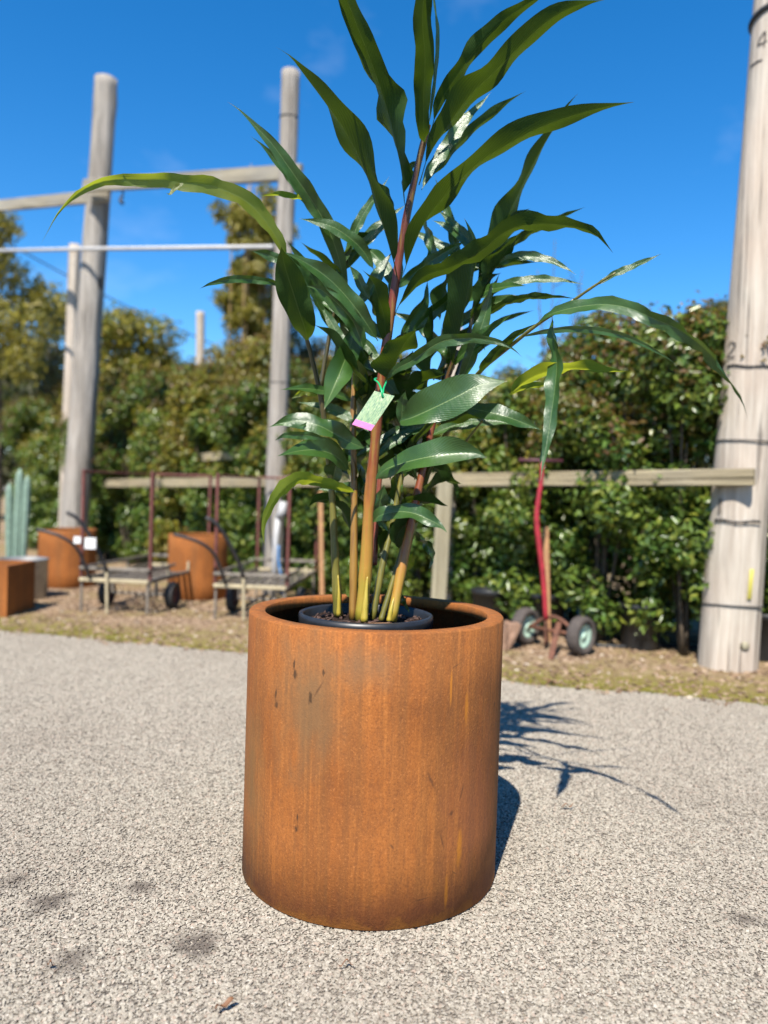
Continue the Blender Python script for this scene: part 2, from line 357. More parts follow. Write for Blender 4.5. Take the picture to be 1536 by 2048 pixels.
def m_stone():
    k = NM('gravel_stone'); oi = k.n('ShaderNodeObjectInfo')
    c = k.ramp(oi.outputs['Random'], [(0.0, (0.19, 0.162, 0.13)), (0.15, (0.31, 0.27, 0.215)), (0.5, (0.385, 0.345, 0.275)), (0.85, (0.45, 0.405, 0.33)), (0.96, (0.37, 0.28, 0.215)), (1.0, (0.55, 0.50, 0.42))])
    ge = k.n('ShaderNodeNewGeometry'); sp = k.n('ShaderNodeSeparateXYZ'); k.l(ge.outputs['Position'], sp.inputs[0])
    nn = k.noise(9, ge.outputs['Position'], 4)
    for gx, gy, r_ in STAINS:      # damp dirty patches in the gravel
        dx = k.math('SUBTRACT', sp.outputs[0], gx); dy = k.math('SUBTRACT', sp.outputs[1], gy)
        d = k.math('SQRT', k.math('ADD', k.math('MULTIPLY', dx, dx), k.math('MULTIPLY', dy, dy)))
        d = k.math('ADD', k.math('MULTIPLY', d, 1 / r_), k.math('MULTIPLY', k.math('SUBTRACT', nn, 0.5), 2.6))
        c = k.mix(k.math('MULTIPLY', k.ramp(d, [(0.2, 1.0), (1.0, 0.0)]), 0.85), c, (0.10, 0.082, 0.068))
    c = k.mix(k.ramp(k.noise(1.1, ge.outputs['Position'], 5), [(0.45, 0.0), (0.7, 0.3)]), c, (0.22, 0.18, 0.14))
    k.pbr(c, 0.85, 0, None, 0.25); return k.m
M['stone'] = m_stone()
def m_verge():
    k = NM('verge_soil')
    n1 = k.noise(1.3, None, 6, 0.62); n2 = k.noise(14, None, 6, 0.65); n3 = k.noise(55, None, 4, 0.6)
    c = k.ramp(n2, [(0.3, (0.17, 0.105, 0.06)), (0.5, (0.32, 0.22, 0.14)), (0.7, (0.46, 0.35, 0.24))])
    moss = k.math('MULTIPLY', k.ramp(n1, [(0.44, 0.0), (0.56, 1.0)]), k.ramp(n2, [(0.33, 0.25), (0.55, 1.0)]))
    sp = k.n('ShaderNodeSeparateXYZ'); k.l(k.tc.outputs['Object'], sp.inputs[0])
    dist = k.math('ADD', sp.outputs[1], k.math('MULTIPLY', sp.outputs[0], 0.298))
    band = k.ramp(k.math('MULTIPLY', k.math('SUBTRACT', k.math('ADD', dist, k.math('MULTIPLY', n1, 0.5)), 4.9), 0.5), [(0.14, 1.0), (0.50, 0.0)])
    moss = k.math('ADD', k.math('MULTIPLY', moss, 0.5), k.math('MULTIPLY', band, k.ramp(n2, [(0.32, 0.1), (0.52, 1.0)])), 0, True)
    c = k.mix(k.math('MULTIPLY', moss, 0.9), c, k.mix(n3, (0.12, 0.115, 0.012), (0.27, 0.235, 0.02)))
    c = k.mix(k.ramp(n3, [(0.62, 0.0), (0.7, 0.7)]), c, (0.45, 0.40, 0.33))
    k.pbr(c, 0.95, 0, k.bump(k.math('ADD', n2, n3), 0.8, 0.02), 0.15); return k.m
M['verge'] = m_verge()
k = NM('potting_mix'); n = k.noise(95, None, 5, 0.7)
k.pbr(k.ramp(n, [(0.35, (0.012, 0.008, 0.006)), (0.55, (0.05, 0.026, 0.018)), (0.75, (0.16, 0.085, 0.06))]), 0.95, 0, k.bump(n, 1.0, 0.02), 0.2); M['soil'] = k.m
def m_stem():
    k = NM('ginger_stem'); sp = k.n('ShaderNodeSeparateXYZ'); k.l(k.tc.outputs['UV'], sp.inputs[0])
    v = k.math('ADD', sp.outputs[1], k.math('MULTIPLY', k.math('SUBTRACT', k.noise(12), 0.5), 0.25))
    c = k.ramp(v, [(0.0, (0.34, 0.28, 0.03)), (0.12, (0.42, 0.22, 0.03)), (0.26, (0.34, 0.13, 0.025)), (0.36, (0.22, 0.055, 0.018)), (0.7, (0.17, 0.034, 0.017)), (0.9, (0.07, 0.022, 0.012)), (1.0, (0.06, 0.035, 0.015))])
    s = k.noise(1.0, k.map((90, 90, 5)), 3)
    c = k.mix(k.ramp(s, [(0.5, 0.0), (0.65, 0.45)]), c, (0.30, 0.22, 0.03))
    c = k.mix(k.ramp(s, [(0.3, 0.4), (0.42, 0.0)]), c, (0.10, 0.05, 0.012))
    k.pbr(c, 0.38, 0, k.bump(s, 0.2, 0.004), 0.5); return k.m
M['stem'] = m_stem()
def m_gstem(name, c0, c1):
    k = NM(name); s = k.noise(1.0, k.map((80, 80, 5)), 3)
    k.pbr(k.ramp(s, [(0.35, c0), (0.65, c1)]), 0.4, 0, k.bump(s, 0.2, 0.004), 0.5); return k.m
M['gstem'] = m_gstem('ginger_green_stem', (0.10, 0.10, 0.018), (0.20, 0.17, 0.03))
M['dstem'] = m_gstem('ginger_dark_petiole', (0.035, 0.04, 0.012), (0.08, 0.06, 0.02))
M['ostem'] = m_gstem('ginger_orange_stem', (0.20, 0.095, 0.022), (0.36, 0.20, 0.035))
M['rstem'] = m_gstem('ginger_red_stem', (0.16, 0.028, 0.022), (0.26, 0.075, 0.045))
M['ystem'] = m_gstem('ginger_yellow_sheath', (0.38, 0.27, 0.03), (0.48, 0.38, 0.05))

# ------------------------------------------------------------------ setting: ground
def sheet(name, outline, z, mat):
    bm = bmesh.new(); vs = [bm.verts.new((x, y, z)) for x, y in outline]; bm.faces.new(vs)
    bmesh.ops.triangulate(bm, faces=list(bm.faces))
    me = bpy.data.meshes.new(name); bm.to_mesh(me); bm.free(); me.materials.append(mat)
    o = bpy.data.objects.new(name, me); C.objects.link(o); o['kind'] = 'structure'; return o
sheet('ground', [(-400, -60), (400, -60), (400, 700), (-400, 700)], 0.0, M['gravel'])
rnd = random.Random(5)
# edge of the drive: runs from the near right to the far left, ragged
edge = []
xs = np.linspace(16, -18, 420)
for x in xs:
    t = (2.15 - x) / 5.2
    y = 4.26 + 1.55 * t + (0.25 if t < 0 else 0) * t
    y += 0.10 * noise.noise((x * 1.3, 0.5, 0)) + 0.05 * noise.noise((x * 6, 3, 0)) + 0.02 * noise.noise((x * 21, 7, 0))
    edge.append((x, y))
sheet('verge', edge + [(-60, 90), (60, 90)], 0.006, M['verge'])
def edge_y(x): return float(np.interp(-x, [-e[0] for e in edge], [e[1] for e in edge]))

def scatter_stuff(name, outline, z, mat, density, size, flat, seed, label, cat, lo=0.55):
    """loose pieces strewn over a patch: one instanced low stone per point (geometry nodes)"""
    o = sheet(name, outline, z, mat); del o['kind']; tag(o, label, cat, None, 'stuff')
    g = bpy.data.node_groups.new(name + '_scatter', 'GeometryNodeTree')
    g.interface.new_socket('Geometry', in_out='INPUT', socket_type='NodeSocketGeometry'); g.interface.new_socket('Geometry', in_out='OUTPUT', socket_type='NodeSocketGeometry')
    N = g.nodes.new; L = g.links.new
    gi, go = N('NodeGroupInput'), N('NodeGroupOutput')
    dp = N('GeometryNodeDistributePointsOnFaces'); dp.inputs['Density'].default_value = density; dp.inputs['Seed'].default_value = seed
    ico = N('GeometryNodeMeshIcoSphere'); ico.inputs['Radius'].default_value = 0.5; ico.inputs['Subdivisions'].default_value = 1
    sp = N('GeometryNodeSetPosition'); rv = N('FunctionNodeRandomValue'); rv.data_type = 'FLOAT_VECTOR'
    rv.inputs[0].default_value = (-0.16, -0.16, -0.16); rv.inputs[1].default_value = (0.16, 0.16, 0.16); L(rv.outputs[0], sp.inputs['Offset']); L(ico.outputs[0], sp.inputs['Geometry'])
    sm = N('GeometryNodeSetMaterial'); sm.inputs['Material'].default_value = mat; L(sp.outputs[0], sm.inputs['Geometry'])
    ip = N('GeometryNodeInstanceOnPoints'); L(gi.outputs[0], dp.inputs['Mesh']); L(dp.outputs['Points'], ip.inputs['Points']); L(sm.outputs[0], ip.inputs['Instance'])
    rr = N('FunctionNodeRandomValue'); rr.data_type = 'FLOAT_VECTOR'; rr.inputs[0].default_value = (-0.45, -0.45, 0); rr.inputs[1].default_value = (0.45, 0.45, 6.28); rr.inputs['Seed'].default_value = seed + 1
    L(rr.outputs[0], ip.inputs['Rotation'])
    rs = N('FunctionNodeRandomValue'); rs.data_type = 'FLOAT_VECTOR'; rs.inputs[0].default_value = (size * lo, size * lo, size * flat * 0.7); rs.inputs[1].default_value = (size * 1.8, size * 1.25, size * flat * 1.4); rs.inputs['Seed'].default_value = seed + 2
    L(rs.outputs[0], ip.inputs['Scale'])
    jg = N('GeometryNodeJoinGeometry'); L(ip.outputs[0], jg.inputs[0]); L(jg.outputs[0], go.inputs[0])
    md = o.modifiers.new('scatter', 'NODES'); md.node_group = g
    return o
strip = [(x, edge_y(x) + 0.07 + 0.12 * noise.noise((x * 9, 2, 0))) for x in np.linspace(2.5, -3.0, 260)]
scatter_stuff('gravel', [(-0.95, 1.28), (0.95, 1.28), (2.5, 3.8)] + strip + [(-2.7, 4.2)], 0.003, M['stone'], 32000, 0.0082, 0.42, 3,
              'pale crushed stone gravel covering the yard around the planter', 'gravel', 0.42)
strip2 = [(x, edge_y(x) - 0.06 + 0.14 * noise.noise((x * 5, 9, 0))) for x in np.linspace(3.4, -5.0, 200)]
k = NM('mulch_chip'); oi = k.n('ShaderNodeObjectInfo')
k.pbr(k.ramp(oi.outputs['Random'], [(0.0, (0.10, 0.055, 0.03)), (0.4, (0.24, 0.15, 0.085)), (0.75, (0.32, 0.22, 0.135)), (0.95, (0.38, 0.28, 0.19)), (1.0, (0.50, 0.43, 0.34))]), 0.9); M['chip'] = k.m
scatter_stuff('wood_chips', strip2 + [(-7.5, 10.5), (0, 7.5), (3.6, 6.0)], 0.008, M['chip'], 420, 0.034, 0.35, 11,
              'scattered brown wood chips and stones on the mossy verge', 'wood chips', 0.25)

# thin moss and grass along the edge of the drive
gq = np.random.default_rng(4); GV = []; GF = []
for i in range(5200):
    x = gq.uniform(-4.5, 3.2)
    if noise.noise((x * 1.1, 4, 2)) + 0.25 < 0.5 * gq.random(): continue
    y = edge_y(x) + abs(gq.normal()) * 0.16 - 0.03; a = gq.uniform(0, 6.28); h_ = gq.uniform(.008, .03); w_ = gq.uniform(.002, .005); l_ = gq.uniform(.2, 1.0) * h_
    b0 = Vector((x, y, 0.004)); sd = Vector((math.cos(a), math.sin(a), 0)) * w_; tip = b0 + Vector((-math.sin(a) * l_, math.cos(a) * l_, h_)); k0 = len(GV)
    GV += [b0 - sd, b0 + sd, tip]; GF.append((k0, k0 + 1, k0 + 2))
M['grass'] = m_foliage('edge_grass', [(0.10, 0.12, 0.015), (0.20, 0.20, 0.02), (0.30, 0.26, 0.05)], 0.6, 0.3)
o = mesh('grass', GV, GF, M['grass'], None, False); tag(o, 'short yellow green moss and grass along the gravel edge', 'grass', None, 'stuff')

# ------------------------------------------------------------------ poles, rails, pipes
def pole_geo(p0, p1, r0, r1, n=32, m=46, seed=0, rough=0.03, knots=()):
    p0, p1 = Vector(p0), Vector(p1); ax = (p1 - p0); L = ax.length; ax.normalize()
    e1 = Vector((1, 0, 0)); e1 = (e1 - ax * e1.dot(ax)).normalized(); e2 = ax.cross(e1)
    V, F = [], []
    for i in range(m + 1):
        s = i / m; r = r0 + (r1 - r0) * s
        bend = 0.10 * r0 * Vector((noise.noise((s * 3, seed, 1)), noise.noise((s * 3, seed, 5)), 0))
        for j in range(n):
            a = 2 * math.pi * j / n
            q = r * (1 + rough * noise.noise((math.cos(a) * 2.3 + seed, math.sin(a) * 2.3, s * L * 0.8)) + 0.35 * rough * noise.noise((math.cos(a) * 9 + seed, math.sin(a) * 9, s * L * 1.1)))
            for (ks, ka, kr) in knots:
                dd = ((s - ks) * L / 0.13) ** 2 + (math.sin((a - ka) / 2) * 2 * r / 0.09) ** 2
                q += kr * math.exp(-dd)
            V.append(p0 + ax * (s * L) + bend + (e1 * math.cos(a) + e2 * math.sin(a)) * q)
    for i in range(m):
        for j in range(n):
            j2 = (j + 1) % n; F.append((i * n + j, i * n + j2, (i + 1) * n + j2, (i + 1) * n + j))
    # chamfered top
    top = [len(V) + j for j in range(n)]
    for j in range(n): V.append(V[m * n + j] * 0.8 + (p1 + ax * 0.012) * 0.2)
    V.append(p1 + ax * 0.014); c = len(V) - 1
    for j in range(n):
        j2 = (j + 1) % n; F.append((m * n + j, m * n + j2, top[j2], top[j])); F.append((top[j], top[j2], c))
    surf = lambda h, th, lift=0.004: p0 + ax * h + (e1 * math.cos(th) + e2 * math.sin(th)) * (r0 + (r1 - r0) * h / L + lift)
    return V, F, surf, L
def ribbon(surf, pts, wid, lift=0.005, n=30):
    """painted stroke on a pole: pts are (height, angle)"""
    P = spline([(h, t, 0) for h, t in pts], n) if len(pts) > 2 else np.linspace(pts[0] + (0,), pts[1] + (0,), n)
    V, F = [], []
    for i in range(n):
        d = P[min(i + 1, n - 1)] - P[max(i - 1, 0)]; r = 0.17
        a, b = d[0], d[1] * r; l = math.hypot(a, b) or 1; nh, nt_ = b / l, -a / l
        ww = wid * (0.8 + 0.4 * noise.noise((i * 0.6, pts[0][0] * 7, 0)))
        for s in (-.5, .5): V.append(surf(P[i][0] + nh * ww * s, P[i][1] + nt_ * ww * s / r, lift))
    for i in range(n - 1): F.append((2 * i, 2 * i + 1, 2 * i + 3, 2 * i + 2))
    return V, F
CAMSIDE = -math.pi / 2      # pole angle that faces the camera side (e2 ~ +y)

# the big pale pole with height marks (fence corner)
base = at(1455, 1334, 5.25); base.z = 0.0
topp = at(1560, 0, 5.15); axp = (topp - base)
topp = base + axp * (6.6 / axp.z)
R0, R1 = 0.192, 0.142
t = thing('timber_pole', 'huge pale timber pole with black height marks numbered one to four', 'pole', base)
def loc(V, o): return [Vector(v) - o for v in V]
V, F, surf, L = pole_geo(base - axp.normalized() * 0.1, topp, R0, R1, 48, 60, 3, 0.02, ((0.10, -1.2, 0.004),))
mesh('shaft', loc(V, base), F, M['pale_pole'], t)
for h, a0, a1, jag in ((1.10, -2.92, -1.25, 0.014), (2.13, -2.98, -1.22, -0.02), (3.09, -3.05, -1.1, -0.03), (4.10, -3.05, -0.7, -0.03)):
    pts = [(h + jag * s * 0.6 + 0.006 * math.sin(s * 9), a0 + (a1 - a0) * s) for s in np.linspace(0, 1, 7)]
    V, F = ribbon(surf, pts, 0.020); mesh('height_mark', loc(V, base), F, M['black_paint'], t)
digits = {1: [[(0, 1), (0, 0)]], 2: [[(-.3, .8), (0, 1), (.3, .75), (.05, .4), (-.3, .03), (.3, .0)]],
          3: [[(-.3, .95), (.25, .9), (.0, .55), (.3, .25), (0, .0), (-.3, .1)]], 4: [[(.15, 0), (.15, 1), (-.3, .35), (.35, .35)]]}
for dgt, h, a in ((1, 1.15, -2.72), (2, 2.19, -2.80), (3, 3.15, -2.85), (4, 4.18, -2.55)):
    for st in digits[dgt]:
        pts = [(h + v * 0.10, a + u * 0.10 / 0.17) for u, v in st]
        V, F = ribbon(surf, pts, 0.012, 0.006, 34); mesh('painted_number', loc(V, base), F, M['black_paint'], t)
for h, tilt in ((0.53, 0.02), (1.64, 0.0), (4.42, 0.03)):
    path = [surf(h + tilt * math.cos(a + 1.5) , a, 0.003) for a in np.linspace(0, 2 * math.pi, 40)]
    V, F = tube(path, 0.0045 if h < 4 else 0.02, 8, False); mesh('wire_band', loc(V, base), F, M['wire'], t)
V, F = beam(surf(0.60, -1.47, 0.004), surf(0.80, -1.45, 0.004), 0.028, 0.006, 0.001, Vector((0, -1, 0))); mesh('yellow_tag', loc(V, base), F, M['yellow'], t)
V, F = lathe([(0.001, 0.012), (0.02, 0.011), (0.031, 0.004), (0.033, 0.0)], 20); pk = surf(0.29, -1.5, 0.002)
V = [pk + Vector((v.x, -v.z, v.y * 0.9)) for v in V]; mesh('plug', loc(V, base), F, M['rail'], t)

def simple_pole(label, x0, y0, x1, y1, d, r0, r1, mat, seed, knots=(), grp=None, d1=None):
    b = at(x0, y0, d); k0 = b.copy(); tp = at(x1, y1, d1 or d); ax = (tp - b)
    b = tp - ax * (tp.z / ax.z)                       # down to the ground
    V, F, s, L = pole_geo(b - ax.normalized() * 0.08, tp, r0, r1, 36, 60, seed, 0.085, knots)
    t = thing('timber_pole', label, 'pole', b, 0, grp)
    mesh('shaft', loc(V, b), F, M[mat], t); return t, s, L, b
tA, sA, LA, bA = simple_pole('weathered grey knotty pole carrying two grey crossbeams behind the rusty planters', 146, 1130, 212, 158, 10.5, 0.185, 0.142, 'pole', 11,
                             ((0.52, -1.6, 0.02), (0.44, -2.3, 0.018), (0.95, 0.0, 0.014), (0.30, 3.0, 0.02)))
for h, a in ((6.15, -0.55), (3.85, -0.5), (5.6, -0.7)):
    V, F = ribbon(sA, [(h, a), (h + 0.16, a)] if h < 5 else [(h, a - .05), (h + 0.12, a)], 0.08 if h < 5.5 or h > 6 else .03, 0.003, 8); mesh('dark_knot', loc(V, bA), F, M['black_paint'], tA)
tB, sB, LB, bB = simple_pole('slim grey pole rising behind the ginger leaves beside the second cart', 545, 1170, 581, 143, 8.25, 0.108, 0.092, 'pole', 23, ((0.6, -0.4, 0.008),))
for h in (5.15, 2.35):
    V, F = tube([sB(h + 0.01 * math.sin(a), a, 0.002) for a in np.linspace(0, 2 * math.pi, 24)], 0.006, 6, False); mesh('wire_band', loc(V, bB), F, M['wire'], tB)
V, F = ribbon(sB, [(3.80, -1.1), (3.80, -0.2)], 0.05, 0.003, 8); mesh('dark_knot', loc(V, bB), F, M['black_paint'], tB)
simple_pole('thin pale pole standing behind the knotty grey pole', 128, 1120, 150, 490, 12.0, 0.102, 0.088, 'pale_pole', 31)
simple_pole('short distant pale pole rising above the golden hedge', 398, 1085, 401, 624, 16, 0.10, 0.085, 'pale_pole', 37)

def timber(name, label, p0, p1, wid, hei, mat, bev=0.006):
    p0, p1 = Vector(p0), Vector(p1); T = p1 - p0
    V, F = beam((-T.length / 2, 0, 0), (T.length / 2, 0, 0), wid, hei, bev); o = mesh(name, V, F, M[mat], None, False)
    o.location = (p0 + p1) / 2; o.rotation_euler = (0, -math.asin(T.z / T.length), math.atan2(T.y, T.x))
    return tag(o, label, 'beam')
timber('crossbeam', 'grey crossbeam joining the knotty pole to the slim pole', at(168, 372, 10.2), at(602, 344, 8.08), 0.06, 0.16, 'grey_rail')
timber('crossbeam', 'lower grey crossbeam ending on the knotty grey pole', at(219, 391, 10.2), at(-130, 424, 12.3), 0.06, 0.16, 'grey_rail')
V, F = tube([at(-80, 503, 12), at(160, 498, 10.2), at(545, 494, 8.1)], 0.025, 10); o = mesh('metal_pipe', V, F, M['pipe']); rebase(o, at(160, 498, 10.2)); tag(o, 'thin white pipe fixed level across the two grey poles', 'pipe')
V, F = tube(spline([at(-60, 445, 17), at(150, 560, 18), at(280, 625, 19), at(430, 690, 20)], 24), 0.016, 6); o = mesh('overhead_cable', V, F, M['wire']); rebase(o, at(150, 560, 18)); tag(o, 'dark overhead cable sloping down behind the knotty pole', 'cable')
V, F = tube(spline([at(243, 376, 9.8), at(246, 388, 9.78), at(241, 400, 9.78), at(246, 408, 9.78)], 12), [0.012] * 6 + [0.02] * 3 + [0.026] * 2 + [0.02], 8); o = mesh('hanging_rope', V, F, M['wire']); rebase(o, at(243, 376, 9.8)); tag(o, 'short dark rope end hanging from the upper grey crossbeam', 'rope')

# fence rails along the hedge
FL0, FL1 = Vector((2.374, 4.955, 1.295)), Vector((-3.29, 10.14, 1.16))
def fl(t, off=0.0, z=None):
    p = FL0 + (FL1 - FL0) * t + Vector((0.662, 0.75, 0)) * off
    if z is not None: p.z = z
    return p
timber('fence_rail', 'greenish treated timber fence rail nailed across the numbered pole', fl(0.0), fl(0.50), 0.045, 0.112, 'rail_x')
timber('fence_rail', 'timber fence rail running behind the nursery carts', fl(0.505), fl(1.12), 0.045, 0.11, 'rail_x')
timber('fence_rail', 'upper timber fence rail half hidden in the hedge behind the carts', fl(0.62, 0.3, 1.55), fl(0.88, 0.3, 1.50), 0.045, 0.10, 'rail_x')
# timber posts half buried in the hedge
def post(label, x0, y0, x1, y1, d, wid, mat='rail', point=0.1):
    b = at(x0, y0, d); tp = at(x1, y1, d); ax = tp - b; b = tp - ax * (tp.z / ax.z)
    V, F = beam(b, tp - ax.normalized() * point, wid, wid * 0.7, 0.004, Vector((0, -1, 0)))
    ax.normalize(); q = tp - ax * point; s = Vector((1, 0, 0)) * wid / 2; f = Vector((0, 1, 0)) * wid * 0.35
    V2 = [q - s - f, q + s - f, q + s + f, q - s + f, tp - f * 0.9, tp + f * 0.9]; F2 = [(0, 1, 4), (2, 3, 5), (1, 2, 5, 4), (3, 0, 4, 5), (3, 2, 1, 0)]
    V, F = join([(V, F), (V2, F2)]); o = mesh('fence_post', V, F, M[mat], None, False); rebase(o, b); return tag(o, label, 'post')
post('pale pointed fence post in the hedge behind the ginger stems', 877, 1190, 891, 945, 6.6, 0.125)
post('tall pale post standing behind the ginger foliage', 893, 1100, 912, 632, 6.9, 0.115, 'pale_pole', 0.02)
post('small orange hardwood stake beside the red trolley handle', 1094, 1195, 1091, 1052, 5.95, 0.045, 'stake', 0.02)
post('orange stake standing in the hedge left of the ginger stems', 643, 1120, 641, 980, 7.6, 0.045, 'stake', 0.02)

# ------------------------------------------------------------------ hedges and trees (behind the fence)
def leaf_cloud(centres, radii, n, size, seed, aspect=0.5, up=0.25, squash=1.0, droop=0.0):
    """n folded leaves spread over clumps; numpy arrays in, one mesh out"""
    g = np.random.default_rng(seed); Cn = np.asarray(centres, float); R = np.asarray(radii, float)
    pk = g.choice(len(Cn), n, p=R**2 / np.sum(R**2))
    d = g.normal(size=(n, 3)); d /= np.linalg.norm(d, axis=1)[:, None]
    rr = R[pk] * np.clip(1.02 - 0.5 * g.random(n) ** 1.5 + 0.12 * g.normal(size=n), 0.2, 1.3)
    P = Cn[pk] + d * rr[:, None] * np.array([1, 1, squash])
    nrm = d * 0.8 + g.normal(size=(n, 3)) * 0.55 + np.array([0, 0, up]); nrm /= np.linalg.norm(nrm, axis=1)[:, None]
    T = g.normal(size=(n, 3)) + d * 0.7 + np.array([0, 0, -droop]); T -= nrm * np.sum(T * nrm, 1)[:, None]; T /= np.linalg.norm(T, axis=1)[:, None]
    S = np.cross(T, nrm); s = size * (0.6 + 0.8 * g.random(n))[:, None]
    fold = 0.16 + 0.2 * g.random(n)[:, None]
    a = P - T * s * 0.5; b = P + T * s * 0.5 - nrm * s * 0.12; l = P + S * s * aspect * 0.5 + nrm * s * fold * aspect; r = P - S * s * aspect * 0.5 + nrm * s * fold * aspect
    V = np.stack([a, l, b, r], 1).reshape(-1, 3)
    i = np.arange(n)[:, None] * 4
    F = np.stack([i + [0, 1, 2], i + [0, 2, 3]], 1).reshape(-1, 3)
    return V, F
def np_mesh(name, V, F, mat, parent=None):
    me = bpy.data.meshes.new(name); me.vertices.add(len(V)); me.vertices.foreach_set('co', np.asarray(V, np.float32).ravel())
    k = F.shape[1]; me.loops.add(F.size); me.loops.foreach_set('vertex_index', F.astype(np.int32).ravel())
    me.polygons.add(len(F)); me.polygons.foreach_set('loop_start', np.arange(0, F.size, k, dtype=np.int32)); me.polygons.foreach_set('loop_total', np.full(len(F), k, np.int32))
    me.materials.append(mat); me.update(calc_edges=True); me.validate()
    o = bpy.data.objects.new(name, me); C.objects.link(o)
    if parent is not None: o.parent = parent
    return o
def stems_geo(H, R, n, seed, r=0.018):
    q = random.Random(seed); parts = []
    for i in range(n):
        a = q.uniform(0, 6.28); rr = R * q.uniform(0.2, 0.85)
        top = Vector((rr * math.cos(a), rr * math.sin(a), H * q.uniform(0.6, 0.95)))
        b = Vector((q.uniform(-.04, .04), q.uniform(-.04, .04), 0)); m = b.lerp(top, 0.5) + Vector((q.uniform(-.08, .08), q.uniform(-.08, .08), 0))
        parts.append(tube(spline([b, m, top], 8), list(np.linspace(r, r * 0.3, 8)), 5))
    return join(parts)
def shrub_proto(H, R, n, size, seed, mats, tip=0.0, z0=0.16, top_taper=0.75):
    """hedge plant: stem + crown (+ paler young tips)"""
    q = np.random.default_rng(seed); cen, rad = [], []
    for i in range(46):
        z = z0 + (H - z0) * q.random(); f = (z - z0) / (H - z0)
        rmax = R * (0.85 + 0.25 * math.sin(f * 5 + seed)) * (1 - (1 - top_taper) * f ** 2)
        a = q.random() * 6.28; rr = rmax * (0.45 + 0.45 * q.random())
        cen.append((rr * math.cos(a), rr * math.sin(a), z)); rad.append(0.13 + 0.12 * q.random())
    e = thing('hedge_shrub', 'x x x x', 'shrub')
    Vs, Fs = stems_geo(H, R, 7, seed); mesh('stem', Vs, Fs, M['bark'], e)
    V, F = leaf_cloud(cen, rad, n, size, seed); np_mesh('crown', V, F, M[mats[0]], e)
    if tip:
        top = [c for c in cen if c[2] > H * 0.55]; V, F = leaf_cloud([(c[0] * 1.1, c[1] * 1.1, c[2] + 0.1) for c in top], [0.2] * len(top), int(n * tip), size * 0.8, seed + 99, 0.5, 0.5)
        np_mesh('young_tips', V, F, M[mats[1]], e)
    return e
protos = [shrub_proto(2.65, 0.52, 11000, 0.072, 41, ('hedge', 'hedge_t'), 0.22), shrub_proto(2.45, 0.50, 10500, 0.076, 42, ('hedge', 'hedge_y'), 0.18),
          shrub_proto(2.75, 0.50, 11000, 0.068, 43, ('hedge', 'hedge_t'), 0.30), shrub_proto(2.7, 0.55, 10500, 0.076, 44, ('hedge_y', 'hedge_t'), 0.15)]
used = [False] * 4
def put_shrub(i, x, y, rot, s, label, grp, sz=1.0):
    o = protos[i] if not used[i] else copy_tree(protos[i]); used[i] = True
    o.location = (x, y, 0.0); o.rotation_euler = (0, 0, rot); o.scale = (s, s, s * sz); o['label'] = label
    if grp: o['group'] = grp
    return o
rq = random.Random(8)
G1 = 'hedge shrubs behind the rail right of the planter'; G2 = 'hedge shrubs behind the nursery carts'; G3 = 'low hedge shrubs directly behind the ginger plant'
L1_ = 'tall dense green hedge shrub behind the rail beside the numbered pole'; L2_ = 'dark glossy hedge shrub behind the rail and the nursery carts'; L3_ = 'lower hedge shrub behind the pointed post and the ginger stems'
def row(ts, off, sc_, szr, prs, label, grp):
    for i, t_ in enumerate(ts):
        p = fl(t_ + rq.uniform(-.012, .012), off + rq.uniform(-.06, .06)); put_shrub(prs[i % len(prs)], p.x, p.y, rq.uniform(0, 6.28), sc_ * rq.uniform(.95, 1.05), label, grp, rq.uniform(*szr))
row([-.19, -.10, -.02], 0.98, 0.9, (.9, .95), (1, 0, 2), L1_, G1)
row([.075, .16, .24], 0.42, 0.98, (.86, .92), (0, 2, 1), L1_, G1)
row([-.06, .05, .15, .24], 1.3, 1.0, (.92, .99), (3, 0, 3, 2), 'hedge shrub of the second row rising above the front hedge by the numbered pole', 'second row of the hedge by the numbered pole')
row([.32, .415, .50, .58], 0.40, 0.85, (.84, .92), (1, 0, 1, 1), L3_, G3)
row([.36, .46, .55], 1.45, 0.88, (.9, .98), (0, 3, 2), 'hedge shrub of the second row behind the low hedge and ginger stems', 'second row of the hedge behind the ginger')
row([.665, .75, .835, .92, 1.01, 1.10, 1.19, 1.28, 1.37, 1.46, 1.55], 0.46, 0.95, (.86, .95), (1, 0, 1, 3, 1, 2, 1, 0, 1), L2_, G2)
G4 = 'golden hedge shrubs in the row behind'; L4_ = 'taller golden green hedge shrub in the row behind the dark hedge'
row([.62, .74, .86, .98, 1.10, 1.22, 1.34, 1.46, 1.58, 1.7], 1.75, 1.05, (.92, 1.06), (3, 3, 2, 3, 3, 0, 3, 3), L4_, G4)

